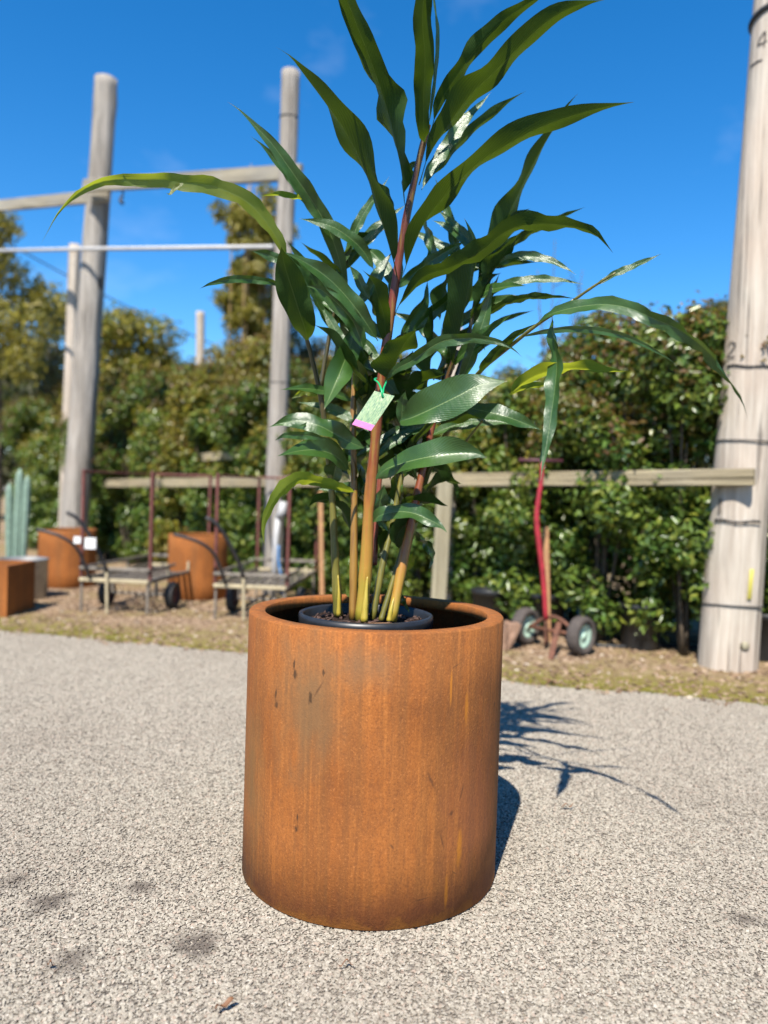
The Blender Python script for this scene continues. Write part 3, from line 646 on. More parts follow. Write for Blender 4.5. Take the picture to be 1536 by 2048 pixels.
def tree(name, label, cat, x, y, H, R, n, size, seed, mat, trunk_r=0.09, base_z=0.3, aspect=0.4, nclump=60, crown_r=(0.3, 0.55), taper=0.5, limbs=9, grp=None, tm='bark'):
    q = np.random.default_rng(seed); cen, rad = [], []
    for i in range(nclump):
        f = q.random() ** 0.8; z = H * (base_z + (1 - base_z) * f); r = R * (1 - (1 - taper) * f) * math.sqrt(q.random()); a = q.random() * 6.28
        cen.append((r * math.cos(a), r * math.sin(a), z)); rad.append(crown_r[0] + (crown_r[1] - crown_r[0]) * q.random())
    e = thing(name, label, cat, (x, y, 0), 0, grp)
    V, F = tube(spline([(0, 0, -0.1), (0.05 * R, 0.02, H * 0.35), (-0.05 * R, 0, H * 0.7), (0, 0, H * 0.96)], 14), list(np.linspace(trunk_r, trunk_r * 0.2, 14)), 8); mesh('trunk', V, F, M[tm], e)
    parts = []
    for i in range(limbs):
        c = cen[i * 3 % len(cen)]; z0 = c[2] * 0.7; parts.append(tube(spline([(0, 0, z0), (c[0] * .5, c[1] * .5, (z0 + c[2]) / 2 + .08), c], 7), list(np.linspace(trunk_r * .45, trunk_r * .12, 7)), 5))
    V, F = join(parts); mesh('limbs', V, F, M[tm], e)
    V, F = leaf_cloud(cen, rad, n, size, seed + 7, aspect, 0.2, 0.8, 0.5); np_mesh('crown', V, F, M[mat], e); return e
# tall bamboo clump
def bamboo(x, y, H, seed, label):
    e = thing('bamboo_clump', label, 'bamboo', (x, y, 0)); q = random.Random(seed); cen, rad = [], []
    for i in range(17):
        a = q.uniform(0, 6.28); r0 = 0.40 * math.sqrt(q.random()); h = H * q.uniform(0.86, 1.0); lx, ly = q.uniform(-.22, .22), q.uniform(-.2, .2)
        b = Vector((r0 * math.cos(a), r0 * math.sin(a), 0)); tp = b + Vector((lx, ly, h))
        P = spline([b, b.lerp(tp, .5) + Vector((lx * .2, 0, 0)), tp], 14); V, F = tube(P, list(np.linspace(0.032, 0.008, 14)), 6); mesh('cane', V, F, M['cane'], e)
        for kx in range(14):
            f = 0.30 + 0.7 * q.random() ** 0.8; p = P[int(f * 13)]; cen.append((p[0] + q.uniform(-.3, .3), p[1] + q.uniform(-.22, .22), p[2])); rad.append(q.uniform(.08, .20))
    V, F = leaf_cloud(cen, rad, 12000, 0.17, seed, 0.20, 0.1, 1.0, 1.0); np_mesh('crown', V, F, M['bamboo'], e); return e
bp = at(492, 990, 14.0); bamboo(bp.x, bp.y, 7.1, 3, 'tall golden bamboo clump rising behind the slim grey pole')
p = at(566, 990, 16); tree('conifer_tree', 'dark narrow conifer beside the bamboo clump', 'tree', p.x, p.y, 5.2, 0.7, 9000, 0.13, 71, 'conifer', 0.09, 0.1, 0.35, 60, (0.2, 0.4), 0.3)
p = at(-10, 990, 15); tree('garden_tree', 'sparse olive tree beyond the hedge behind the cactus', 'tree', p.x, p.y, 6.0, 1.25, 7000, 0.15, 72, 'bamboo', 0.09, 0.35, 0.3, 40, (0.25, 0.5), 0.6)
p = at(95, 990, 17); tree('garden_tree', 'thin leafy sapling behind the thin pale pole', 'tree', p.x, p.y, 5.0, 0.8, 2600, 0.15, 73, 'gum', 0.05, 0.4, 0.3, 26, (0.2, 0.4), 0.6)
p = at(275, 990, 14); tree('garden_tree', 'rounded golden green tree right of the knotty grey pole', 'tree', p.x, p.y, 4.1, 0.75, 8000, 0.12, 74, 'hedge_y', 0.06, 0.3, 0.4, 40, (0.25, 0.45), 0.7)
p = at(620, 990, 17); tree('garden_tree', 'brownish sapling behind the ginger foliage', 'tree', p.x, p.y, 4.4, 0.8, 3500, 0.13, 75, 'gum', 0.05, 0.3, 0.3, 30, (0.2, 0.4), 0.6)
for i, (px, d, H, R, s) in enumerate([(1010, 30, 5.6, 2.6, 81), (1290, 34, 8.4, 2.6, 82), (1355, 40, 8.6, 3.0, 83), (1440, 36, 7.6, 3.0, 84), (700, 30, 5.2, 2.8, 85), (190, 26, 5.6, 2.4, 86), (330, 28, 5.4, 2.6, 87), (30, 24, 5.0, 2.2, 88), (1530, 32, 7.0, 3.0, 90)]):
    p = at(px, 990, d); tree('distant_tree', 'hazy olive tree in the far treeline beyond the hedge', 'tree', p.x, p.y, H, R, 5200, 0.30, s, 'gum', 0.14, 0.2, 0.4, 44, (0.5, 1.0), 0.6, 8, 'trees in the far treeline')
p = at(1404, 990, 46); tree('distant_tree', 'lone far tree with a dark flat crown above the treeline', 'tree', p.x, p.y, 13.0, 1.3, 2600, 0.33, 89, 'gum', 0.14, 0.86, 0.4, 20, (0.4, 0.7), 1.0, 6)

# bare twigs above the right hedge
def twig(label, x0, y0, x1, y1, d, seed):
    q = random.Random(seed); b, tp = at(x0, y0, d), at(x1, y1, d); parts = [tube(spline([b, b.lerp(tp, .5) + Vector((q.uniform(-.04, .04), 0, 0)), tp], 10), list(np.linspace(0.012, 0.003, 10)), 5)]
    for i in range(7):
        s = b.lerp(tp, q.uniform(.2, .9)); parts.append(tube([s, s + Vector((q.uniform(-.2, .2), q.uniform(-.1, .1), q.uniform(.08, .25)))], [0.005, 0.002], 4))
    return parts
V, F = join(twig('', 1095, 1150, 1110, 480, 7.5, 1) + twig('', 1110, 800, 1165, 540, 7.5, 2) + twig('', 1100, 800, 1075, 540, 7.5, 3))
o = mesh('bare_sapling', V, F, M['bark']); rebase(o, at(1095, 1150, 7.5)); tag(o, 'bare twiggy sapling poking out above the green hedge', 'sapling')
V, F = tube(spline([at(1272, 1290, 6.05), at(1268, 900, 5.9), at(1263, 640, 5.85)], 12), 0.009, 8); o = mesh('bamboo_stake', V, F, M['cane']); rebase(o, at(1272, 1290, 6.05)); tag(o, 'pale bamboo stake standing in the green hedge', 'stake')

# black nursery pots under the hedge
def pot_geo(r, h):
    return lathe([(0.0, 0.0), (r * 0.80, 0.0), (r * 0.82, 0.01), (r * 0.94, h * 0.86), (r * 1.0, h * 0.87), (r * 1.02, h * 0.98), (r, h), (r * 0.94, h), (r * 0.9, h * 0.8), (0.0, h * 0.8)], 32)
V, F = pot_geo(0.165, 0.34)
pot0 = None
for (px, py, s) in [(1092, 1272, 1.0), (1283, 1300, 1.0), (1535, 1322, 1.0), (980, 1262, 1.0)]:
    g = ground(px, py)
    if pot0 is None: pot0 = mesh('nursery_pot', V, F, M['black_plastic']); o = pot0
    else: o = pot0.copy(); C.objects.link(o)
    o.location = (g.x, g.y + 0.05, 0.006); o.scale = (s,) * 3
    tag(o, 'black plastic nursery pot standing under the green hedge', 'pot', 'black pots under the hedge')

# ------------------------------------------------------------------ corten planters and troughs in the background
def planter_geo(r, h, lip, wall=0.006, n=96, floor=0.05, drop=0.03):
    ri = r - lip; iw = r - wall
    return lathe([(0.0, 0.0), (r - 0.004, 0.0), (r, 0.003), (r, h * .25), (r, h * .5), (r, h * .75), (r, h - 0.004), (r - 0.003, h), (ri + 0.002, h), (ri, h - 0.002), (ri, h - drop), (ri + 0.005, h - drop), (ri + .005, h - .008), (iw, h - 0.008), (iw, floor), (0.0, floor)], n)
for px, py, wpx, hgt, lab in [(133, 1176, 112, 0.62, 'rusty round steel planter standing in front of the knotty pole'), (394, 1200, 119, 0.64, 'rusty round steel planter standing behind the first cart')]:
    g = ground(px, py); d = g.y; r = wpx / 2 / FPX * d; g.x *= 1 + r * .6 / d
    V, F = planter_geo(r, hgt, 0.035); o = mesh('rusty_planter', V, F, M['corten_plain']); o.location = (g.x, g.y + r * 0.6, 0.006); tag(o, lab, 'planter')
# square rusty planter cropped at the frame edge, galvanised trough, cactus
g = ground(12, 1236); bx = g.x - 0.36; sq = 0.40
def open_box(wx, wy, h, lip, mat, name, wall=0.008):
    o_, i_ = [], []
    V = []; F = []
    for (a, z) in (((1, 0)), ((1, h))):
        for sx, sy in ((-1, -1), (1, -1), (1, 1), (-1, 1)): V.append(Vector((sx * wx / 2, sy * wy / 2, z)))
    for z in (h, 0.05):
        for sx, sy in ((-1, -1), (1, -1), (1, 1), (-1, 1)): V.append(Vector((sx * (wx / 2 - lip), sy * (wy / 2 - lip), z)))
    for a in (0, 4, 8):
        for i in range(4): F.append((a + i, a + (i + 1) % 4, a + 4 + (i + 1) % 4, a + 4 + i))
    F.append((12, 13, 14, 15)); F.append((3, 2, 1, 0)); return V, F
V, F = open_box(0.8, 0.5, 0.42, 0.04, None, ''); o = mesh('rusty_trough', V, F, M['corten_plain'], None, False); o.location = (g.x - 0.40, g.y + 0.26, 0.006); tag(o, 'square rusty steel trough in front of the galvanised tub', 'planter')
g2 = ground(52, 1203); V, F = lathe([(0, 0), (0.21, 0), (0.225, 0.01), (0.225, .36), (.235, .37), (.235, .38), (.215, .38), (.215, .06), (0, .06)], 48)
o = mesh('galvanised_tub', V, F, M['galv']); o.location = (g2.x - 0.13, g2.y + 0.2, 0.006); tag(o, 'shiny galvanised metal tub behind the square rusty trough', 'tub')
# cactus in its pot
gc = ground(14, 1188); e = thing('cactus', 'pale green column cactus with ribbed stems beside the galvanised tub', 'cactus', (gc.x - 0.13, gc.y + 0.45, 0.006))
def ribbed(h, r, lean, dx):
    V, F = [], []; n, m = 48, 16
    for i in range(m + 1):
        s = i / m; rr = r * (0.85 + 0.15 * math.sin(s * 3)) * (1 if s < .86 else math.sqrt(max(0.02, 1 - ((s - .86) / .14) ** 2)))
        for j in range(n):
            a = 2 * math.pi * j / n; q = rr * (1 + 0.16 * math.cos(8 * a)); V.append(Vector((dx + lean * s + q * math.cos(a), q * math.sin(a), 0.24 + s * h)))
    for i in range(m):
        for j in range(n): j2 = (j + 1) % n; F.append((i * n + j, i * n + j2, (i + 1) * n + j2, (i + 1) * n + j))
    F.append(tuple(range(m * n, (m + 1) * n))); return V, F
for h, r, le, dx in ((1.02, 0.040, 0.02, 0.0), (0.95, 0.036, 0.03, 0.07), (0.86, 0.036, -0.02, -0.07)):
    V, F = ribbed(h, r, le, dx); mesh('stem', V, F, M['cactus'], e)
V, F = pot_geo(0.21, 0.30); mesh('pot', V, F, M['black_plastic'], e)

# ------------------------------------------------------------------ nursery carts
def wheel(parent, c, r, wid, mt, mr, name='wheel'):
    def ring(prof): 
        V, F = lathe(prof, 32); return [Vector((v.z, v.x, v.y)) + Vector(c) for v in V], F
    w2 = wid / 2
    V, F = ring([(r * .62, -w2 * .8), (r * .80, -w2), (r * .95, -w2 * .85), (r, -w2 * .4), (r, w2 * .4), (r * .95, w2 * .85), (r * .80, w2), (r * .62, w2 * .8), (r * .58, 0), (r * .62, -w2 * .8)])
    t_ = mesh(name, V, F, M[mt], parent)
    V, F = ring([(0.001, -w2 * .62), (r * .14, -w2 * .62), (r * .16, -w2 * .4), (r * .5, -w2 * .35), (r * .63, -w2 * .72), (r * .63, w2 * .72), (r * .5, w2 * .35), (r * .16, w2 * .4), (r * .14, w2 * .62), (0.001, w2 * .62)])
    mesh('rim', V, F, M[mr], t_); return t_
def make_cart():
    e = thing('nursery_cart', 'x', 'cart')
    W, Lh, z = 0.62, 1.5, 0.285      # local: x across, y along (front at 0)
    def part(name, gm, mat): return mesh(name, gm[0], gm[1], M[mat], e, False)
    x0, x1 = -W / 2, W / 2
    for yy, nm in ((0.0, 'front_rail'), (Lh, 'rear_rail')):
        part('bed_rail', beam((x0, yy, z), (x1, yy, z), 0.03, 0.034), 'cart_cream')
        part('guard_rail', beam((x0, yy, z + 0.10), (x1, yy, z + 0.10), 0.022, 0.03), 'cart_steel')
    for xx in (x0, x1):
        part('bed_rail', beam((xx, 0.02, z + .001), (xx, Lh - .02, z + .001), 0.028, 0.034), 'cart_cream' if xx < 0 else 'cart_steel')
        part('guard_rail', beam((xx, 0.0, z + 0.101), (xx, Lh * (.4 if xx > 0 else 1), z + 0.101), 0.02, 0.026), 'cart_steel')
        for yy in (0.45, 0.95): part('guard_post', beam((xx, yy, z), (xx, yy, z + 0.10), 0.02, 0.02, 0.003, Vector((0, 1, 0))), 'cart_cream')
    for i in range(9):
        xx = x0 + 0.05 + i * (W - 0.1) / 8; part('deck_board', beam((xx, 0.03, z - 0.012), (xx, Lh - .03, z - 0.012), 0.030, 0.012, 0.003), 'cart_board')
    for (xx, yy, hh) in ((x0, 0.0, 1.24), (x1, 0.0, 1.24), (x0, Lh, 1.26), (x1, Lh, 1.26)):
        part('upright', beam((xx, yy + .036, z - .02), (xx, yy + .036, hh), 0.027, 0.027, 0.004, Vector((0, 1, 0))), 'red_oxide')
    part('top_bar', beam((x0, 0.056, 1.22), (x0, Lh + .014, 1.235), 0.02, 0.024), 'red_oxide')
    part('top_bar', beam((x0 + .02, Lh + .036, 1.24), (x1 - .02, Lh + .036, 1.24), 0.02, 0.024), 'red_oxide')
    for (xx, yy) in ((x0 + .012, 0.02), (x1 - .012, 0.02), (x0 + .012, Lh - .02), (x1 - .012, Lh - .02)):
        part('leg', beam((xx, yy, 0.004), (xx, yy, z), 0.02, 0.02, 0.004, Vector((0, 1, 0))), 'cart_steel')
    part('axle', tube([(x0 + .02, 0.42, 0.125), (x1 - .02, 0.42, 0.125)], 0.012, 8), 'cart_steel')
    part('axle_bracket', beam((x0 + .10, 0.42, 0.125), (x0 + .10, 0.42, z - .02), 0.03, 0.02, .003, Vector((0, 1, 0))), 'cart_steel')
    part('axle_bracket', beam((x1 - .10, 0.42, 0.125), (x1 - .10, 0.42, z - .02), 0.03, 0.02, .003, Vector((0, 1, 0))), 'cart_steel')
    wheel(e, (x0 + 0.05, 0.42, 0.125), 0.122, 0.075, 'black_rubber', 'maroon'); wheel(e, (x1 - 0.045 + .1, 0.42, 0.125), 0.122, 0.075, 'black_rubber', 'maroon')
    # front prop leg and the bent pull handle
    part('prop_leg', beam((-0.035, -0.035, 0.004), (-0.05, -0.03, z + 0.09), 0.024, 0.024, 0.004, Vector((0, 1, 0))), 'cart_cream')
    part('cross_slat', beam((x0 + .03, .5, z - .024), (x1 - .03, .5, z - .024), .02, .012, .002), 'cart_steel'); part('cross_slat', beam((x0 + .03, 1.0, z - .024), (x1 - .03, 1.0, z - .024), .02, .012, .002), 'cart_steel')
    h = mesh('handle', *tube(spline([(-0.05, -0.03, z + 0.08), (-0.09, -0.06, 0.50), (-0.18, -0.12, 0.70), (-0.26, -0.16, 0.82), (-0.34, -0.18, 0.865)], 20), 0.017, 10), M['dark_tube'], e)
    h = mesh('handle', *tube(spline([(-0.20, -0.03, z + 0.02), (-0.28, -0.10, 0.55), (-0.40, -0.16, 0.66), (-0.60, -0.20, 0.72)], 20), 0.014, 10), M['dark_tube'], e)
    return e
cart = make_cart()
cart['label'] = 'steel nursery cart with maroon uprights and bent black handles'
def fit_cart(o, pf, px_back):
    a = ground(*pf[0]); b = ground(*pf[1]); m = (a + b) / 2; ang = math.atan2(b.y - a.y, b.x - a.x); o.location = (m.x, m.y, 0.008); o.rotation_euler = (0, 0, ang)
fit_cart(cart, ((156, 1226), (296, 1233)), None)
cart2 = copy_tree(cart); fit_cart(cart2, ((430, 1240), (566, 1246)), None); cart2['label'] = 'second nursery cart standing between the slim grey pole and the planter'
# white labels tied to the cart handle
cl = cart.location
for dx, dz, s, lab in ((-0.155, 0.62, 0.095, 'square white plastic label tied to the first cart handle'), (-0.265, 0.645, 0.06, 'small white label beside the square one on the first cart')):
    V, F = beam((cl.x + dx - s / 2, cl.y - 0.14, dz), (cl.x + dx + s / 2, cl.y - 0.14, dz), 0.004, s, 0.002); o = mesh('label_tag', V, F, M['white'], None, False); rebase(o, (cl.x + dx, cl.y - .14, dz)); tag(o, lab, 'label')
# stand pipe with a blue hose by the slim pole
sp0 = at(548, 1150, 7.75); sp0.z = 0.006
e = thing('standpipe', 'white water standpipe with a blue hose beside the slim grey pole', 'pipe', sp0)
V, F = tube([(0, 0, 0), (0.01, 0, 0.6), (0.03, 0, 0.88)], [0.030, 0.030, 0.028], 14); mesh('riser', V, F, M['pipe'], e)
V, F = tube([(0.03, -.01, 0.84), (0.07, -.02, 0.90), (0.075, -.02, 1.0)], [0.036, 0.046, 0.04], 12); mesh('tap_box', V, F, M['pipe'], e)
V, F = tube(spline([(0.045, -0.05, 0.56), (0.05, -.055, 0.40), (0.08, -.06, 0.25), (0.10, -.07, 0.06)], 14), 0.011, 8); mesh('hose', V, F, M['blue'], e)

# ------------------------------------------------------------------ red two-wheeled trolley
wl, wr = ground(1050, 1291), ground(1161, 1313); wl.z = wr.z = 0.0
ax = (wr - wl); trk = ax.length; mid = (wl + wr) / 2; ang = math.atan2(ax.y, ax.x)
e = thing('red_hand_trolley', 'old hand trolley with red handle and mint green wheel rims', 'trolley', (mid.x, mid.y, 0.008), ang)
wheel(e, (-trk / 2, 0, 0.14), 0.14, 0.095, 'rubber', 'mint'); wheel(e, (trk / 2, 0, 0.14), 0.14, 0.095, 'rubber', 'mint')
inv = Matrix.Rotation(-ang, 3, 'Z'); lo = lambda p: inv @ (Vector(p) - Vector((mid.x, mid.y, 0.008)))
V, F = tube([(-trk / 2 + .02, 0, .14), (trk / 2 - .02, 0, .14)], 0.014, 8); mesh('axle', V, F, M['rust'], e)
V, F = tube(spline([(-trk / 2 + .05, 0, .15), (-.06, .02, .23), (.05, .02, .23), (trk / 2 - .05, 0, .15)], 18), 0.014, 8); mesh('axle_bow', V, F, M['rust'], e)
dh = mid.y
hp = [at(1092, 1240, dh), at(1086, 1150, dh), at(1074, 1050, dh), at(1076, 1005, dh), at(1083, 960, dh), at(1084, 922, dh)]
P = spline([lo(p) for p in hp], 24); V, F = [], []
V, F = tube(P, list(np.linspace(0.017, 0.021, 12)) + list(np.linspace(0.021, 0.014, 12)), 10); mesh('handle', V, F, M['red'], e)
V, F = tube([lo(at(1038, 920, dh)), lo(at(1125, 922, dh))], 0.013, 8); mesh('grip_bar', V, F, M['maroon'], e)
V, F = beam(lo(at(1118, 1245, dh - .03)), lo(ground(1101, 1322)) + Vector((0, 0, .012)), 0.04, 0.014, .003); mesh('toe_bar', V, F, M['rust'], e, False)
V, F = tube(spline([lo(at(1092, 1235, dh)), lo(at(1091, 1262, dh)), lo(at(1091, 1290, dh))], 6), 0.012, 8); mesh('strut', V, F, M['rust'], e)
# wood block beside the trolley
g = ground(1017, 1302); bm = bmesh.new(); bmesh.ops.create_cube(bm, size=1); bmesh.ops.subdivide_edges(bm, edges=list(bm.edges), cuts=3, use_grid_fill=True)
for v in bm.verts:
    v.co = Vector((v.co.x * .10, v.co.y * .13, v.co.z * .19)) * (1 + 0.22 * noise.noise(v.co * 3)); 
    v.co.x += v.co.z * 0.35
bmesh.ops.transform(bm, matrix=Matrix.Translation((g.x, g.y + .05, .10)), verts=bm.verts)
me = bpy.data.meshes.new('wood_block'); bm.to_mesh(me); bm.free(); me.materials.append(M['wood_block']); o = bpy.data.objects.new('wood_block', me); C.objects.link(o); rebase(o, (g.x, g.y + .05, 0)); tag(o, 'rough brown wood block leaning by the trolley wheel', 'wood')
# irrigation pipe
V, F = tube(spline([ground(1190, 1296) + Vector((0, 0, .02)), ground(1260, 1299) + Vector((0, 0, .02)), ground(1330, 1296) + Vector((0, 0, .02)), ground(1400, 1300) + Vector((0, 0, .02))], 20), 0.014, 8); o = mesh('irrigation_pipe', V, F, M['black_plastic']); rebase(o, ground(1260, 1299)); tag(o, 'black irrigation pipe lying on the soil under the hedge', 'pipe')

# ------------------------------------------------------------------ the rusty planter, its inner pot
PX, PY = at(745, 1480, 2.29).x, 2.29
V, F = planter_geo(0.375, 0.755, 0.047, 0.006, 160, 0.05); planter = mesh('rusty_planter', V, F, M['corten']); planter.location = (PX, PY, 0.005)
tag(planter, 'large round rust orange steel planter holding the tall ginger plant', 'planter')
V, F = lathe([(0.0, 0.365), (0.30, 0.365), (0.366, 0.355), (0.366, 0.06), (0, 0.06)], 64); mesh('dark_false_floor', V, F, M['soil'], planter)  # added floor under the pot, coloured dark to deepen the shade inside the planter
M['soil_chip'] = m_simple('dark_bark_chip', (0.085, 0.045, 0.032), 0.9, 0, 0.6, 45, 0.3)
ps = at(732, 1228, 2.39); PCX, PCY, PZ = ps.x, 2.39, 0.735
e = thing('nursery_pot', 'black plastic pot with soil sunk inside the large rusty planter', 'pot', (PCX, PCY, 0.376))
h = PZ - 0.376; r = 0.21
V, F = lathe([(0, 0), (r * .82, 0), (r * .84, .01), (r * .955, h - .05), (r * .985, h - .045), (r * 1.0, h - .012), (r * .99, h), (r * .95, h + .003), (r * .925, h - .004), (r * .915, h - .05), (r * .9, h - .08)], 72); mesh('pot_wall', V, F, M['black_plastic'], e)
V, F = [], []
nr, na = 16, 56
for i in range(nr):
    for j in range(na):
        a = 2 * math.pi * j / na; q = r * 0.915 * i / (nr - 1); x, y = q * math.cos(a), q * math.sin(a)
        V.append(Vector((x, y, h - 0.028 + 0.012 * noise.noise((x * 22, y * 22, 1)) + 0.010 * noise.noise((x * 60, y * 60, 4)))))
for i in range(nr - 1):
    for j in range(na): j2 = (j + 1) % na; F.append((i * na + j, i * na + j2, (i + 1) * na + j2, (i + 1) * na + j))
mesh('soil', V, F, M['soil'], e)
q = random.Random(12); parts = []
for i in range(150):
    a = q.uniform(0, 6.28); rr = r * .9 * math.sqrt(q.random()); c = Vector((rr * math.cos(a), rr * math.sin(a), h - .022)); d = Vector((q.uniform(-1, 1), q.uniform(-1, 1), q.uniform(-.3, .4))).normalized() * q.uniform(.006, .018)
    parts.append(beam(c - d, c + d, q.uniform(.004, .01), q.uniform(.002, .006), 0.0008))
V, F = join(parts); o = mesh('bark_mulch', V, F, M['soil_chip'], e, False); o['kind'] = 'stuff'
V, F = tube(spline([(-0.03, -0.14, h - .012), (0.06, -0.15, h - .008), (0.13, -0.12, h - .012), (.16, -.10, h - .015)], 16), list(np.linspace(.004, .006, 8)) + list(np.linspace(.006, .001, 8)), 6); mesh('dry_sheath', V, F, M['stake'], e)

# ------------------------------------------------------------------ the ginger plant
plant_base = Vector((PCX, PCY, PZ - 0.03))
plant = thing('ginger_plant', 'tall ginger plant with long glossy leaves on reddish stems', 'plant', plant_base)
def stem(pts, w0, w1, mat, n=26, name='stem'):
    P = spline([at(*p) for p in pts], n); nn = 14; V, F = tube(P, [0] * n, nn)
    V, uv = [], []
    a = None
    for i in range(n):
        p = Vector(P[i]); T = Vector(P[min(i + 1, n - 1)] - P[max(i - 1, 0)]).normalized()
        if a is None: a, b = frame(T)
        else: a = (a - T * a.dot(T)).normalized()
        b = a.cross(T); s = i / (n - 1); rad = (w0 + (w1 - w0) * s) / 2 / FPX * p.y * (1.10 - 0.16 * ((s * max(2, n // 6) + 0.37) % 1.0))
        for j in range(nn):
            th = 2 * math.pi * j / nn; V.append(p + (a * math.cos(th) + b * math.sin(th)) * rad - plant_base); uv.append((j / nn, s))
    return mesh(name, V, F, M[mat], plant, True, uv)
stem([(722, 1243, 2.39), (732, 1130, 2.39), (739, 1000, 2.38), (749, 900, 2.37), (758, 800, 2.36), (771, 700, 2.35), (786, 600, 2.34), (801, 500, 2.33), (816, 420, 2.32), (836, 330, 2.31), (856, 250, 2.30)], 26, 12, 'stem', 44)
stem([(676, 1232, 2.45), (672, 1150, 2.44), (667, 1050, 2.43), (663, 972, 2.42)], 19, 12, 'gstem')
stem([(706, 1240, 2.41), (708, 1080, 2.42), (708, 960, 2.43), (706, 840, 2.44), (708, 760, 2.45), (706, 690, 2.45)], 17, 9, 'ostem')
stem([(650, 850, 2.40), (643, 803, 2.39), (630, 741, 2.37), (613, 676, 2.34)], 11, 8, 'dstem')
stem([(663, 972, 2.42), (655, 900, 2.41), (650, 850, 2.40)], 12, 11, 'gstem')
stem([(745, 1239, 2.42), (765, 1130, 2.45), (785, 1050, 2.48), (802, 960, 2.50), (818, 890, 2.52), (840, 800, 2.53)], 14, 9, 'gstem')
stem([(762, 1241, 2.40), (786, 1160, 2.43), (806, 1090, 2.45)], 12, 8, 'gstem')
stem([(783, 1242, 2.38), (797, 1170, 2.40), (812, 1095, 2.42), (832, 1000, 2.45), (850, 920, 2.47), (870, 830, 2.48), (894, 760, 2.47), (915, 700, 2.45)], 21, 9, 'stem')
stem([(748, 1130, 2.5), (752, 1040, 2.5), (760, 950, 2.5)], 13, 9, 'rstem')
stem([(800, 1160, 2.46), (830, 1040, 2.50), (862, 930, 2.52), (930, 800, 2.42), (958, 745, 2.32), (1037, 679, 2.12), (1082, 644, 2.05), (1148, 600, 1.98)], 14, 6, 'gstem', 34)
stem([(1148, 600, 1.98), (1190, 571, 1.94), (1231, 546, 1.9)], 6, 4, 'gstem', 12)
stem([(728, 1243, 2.36), (731, 1200, 2.365), (735, 1150, 2.375)], 16, 3, 'ystem', 12, 'sheath')
stem([(778, 1242, 2.37), (783, 1215, 2.37), (788, 1195, 2.38)], 12, 2, 'ystem', 12, 'sheath')
stem([(677, 1232, 2.43), (678, 1190, 2.425), (676, 1150, 2.43)], 10, 2, 'ystem', 12, 'sheath')
stem([(931, 884, 2.3), (948, 862, 2.28), (966, 840, 2.26)], 5, 4, 'gstem', 8, 'petiole')
stem([(640, 780, 2.52), (665, 640, 2.52), (691, 530, 2.50), (693, 500, 2.48)], 9, 6, 'dstem', 16)
stem([(880, 800, 2.55), (905, 650, 2.6), (912, 545, 2.6)], 9, 6, 'dstem', 16)
stem([(900, 790, 2.5), (935, 680, 2.55), (955, 580, 2.55), (985, 500, 2.53)], 9, 6, 'dstem', 16)

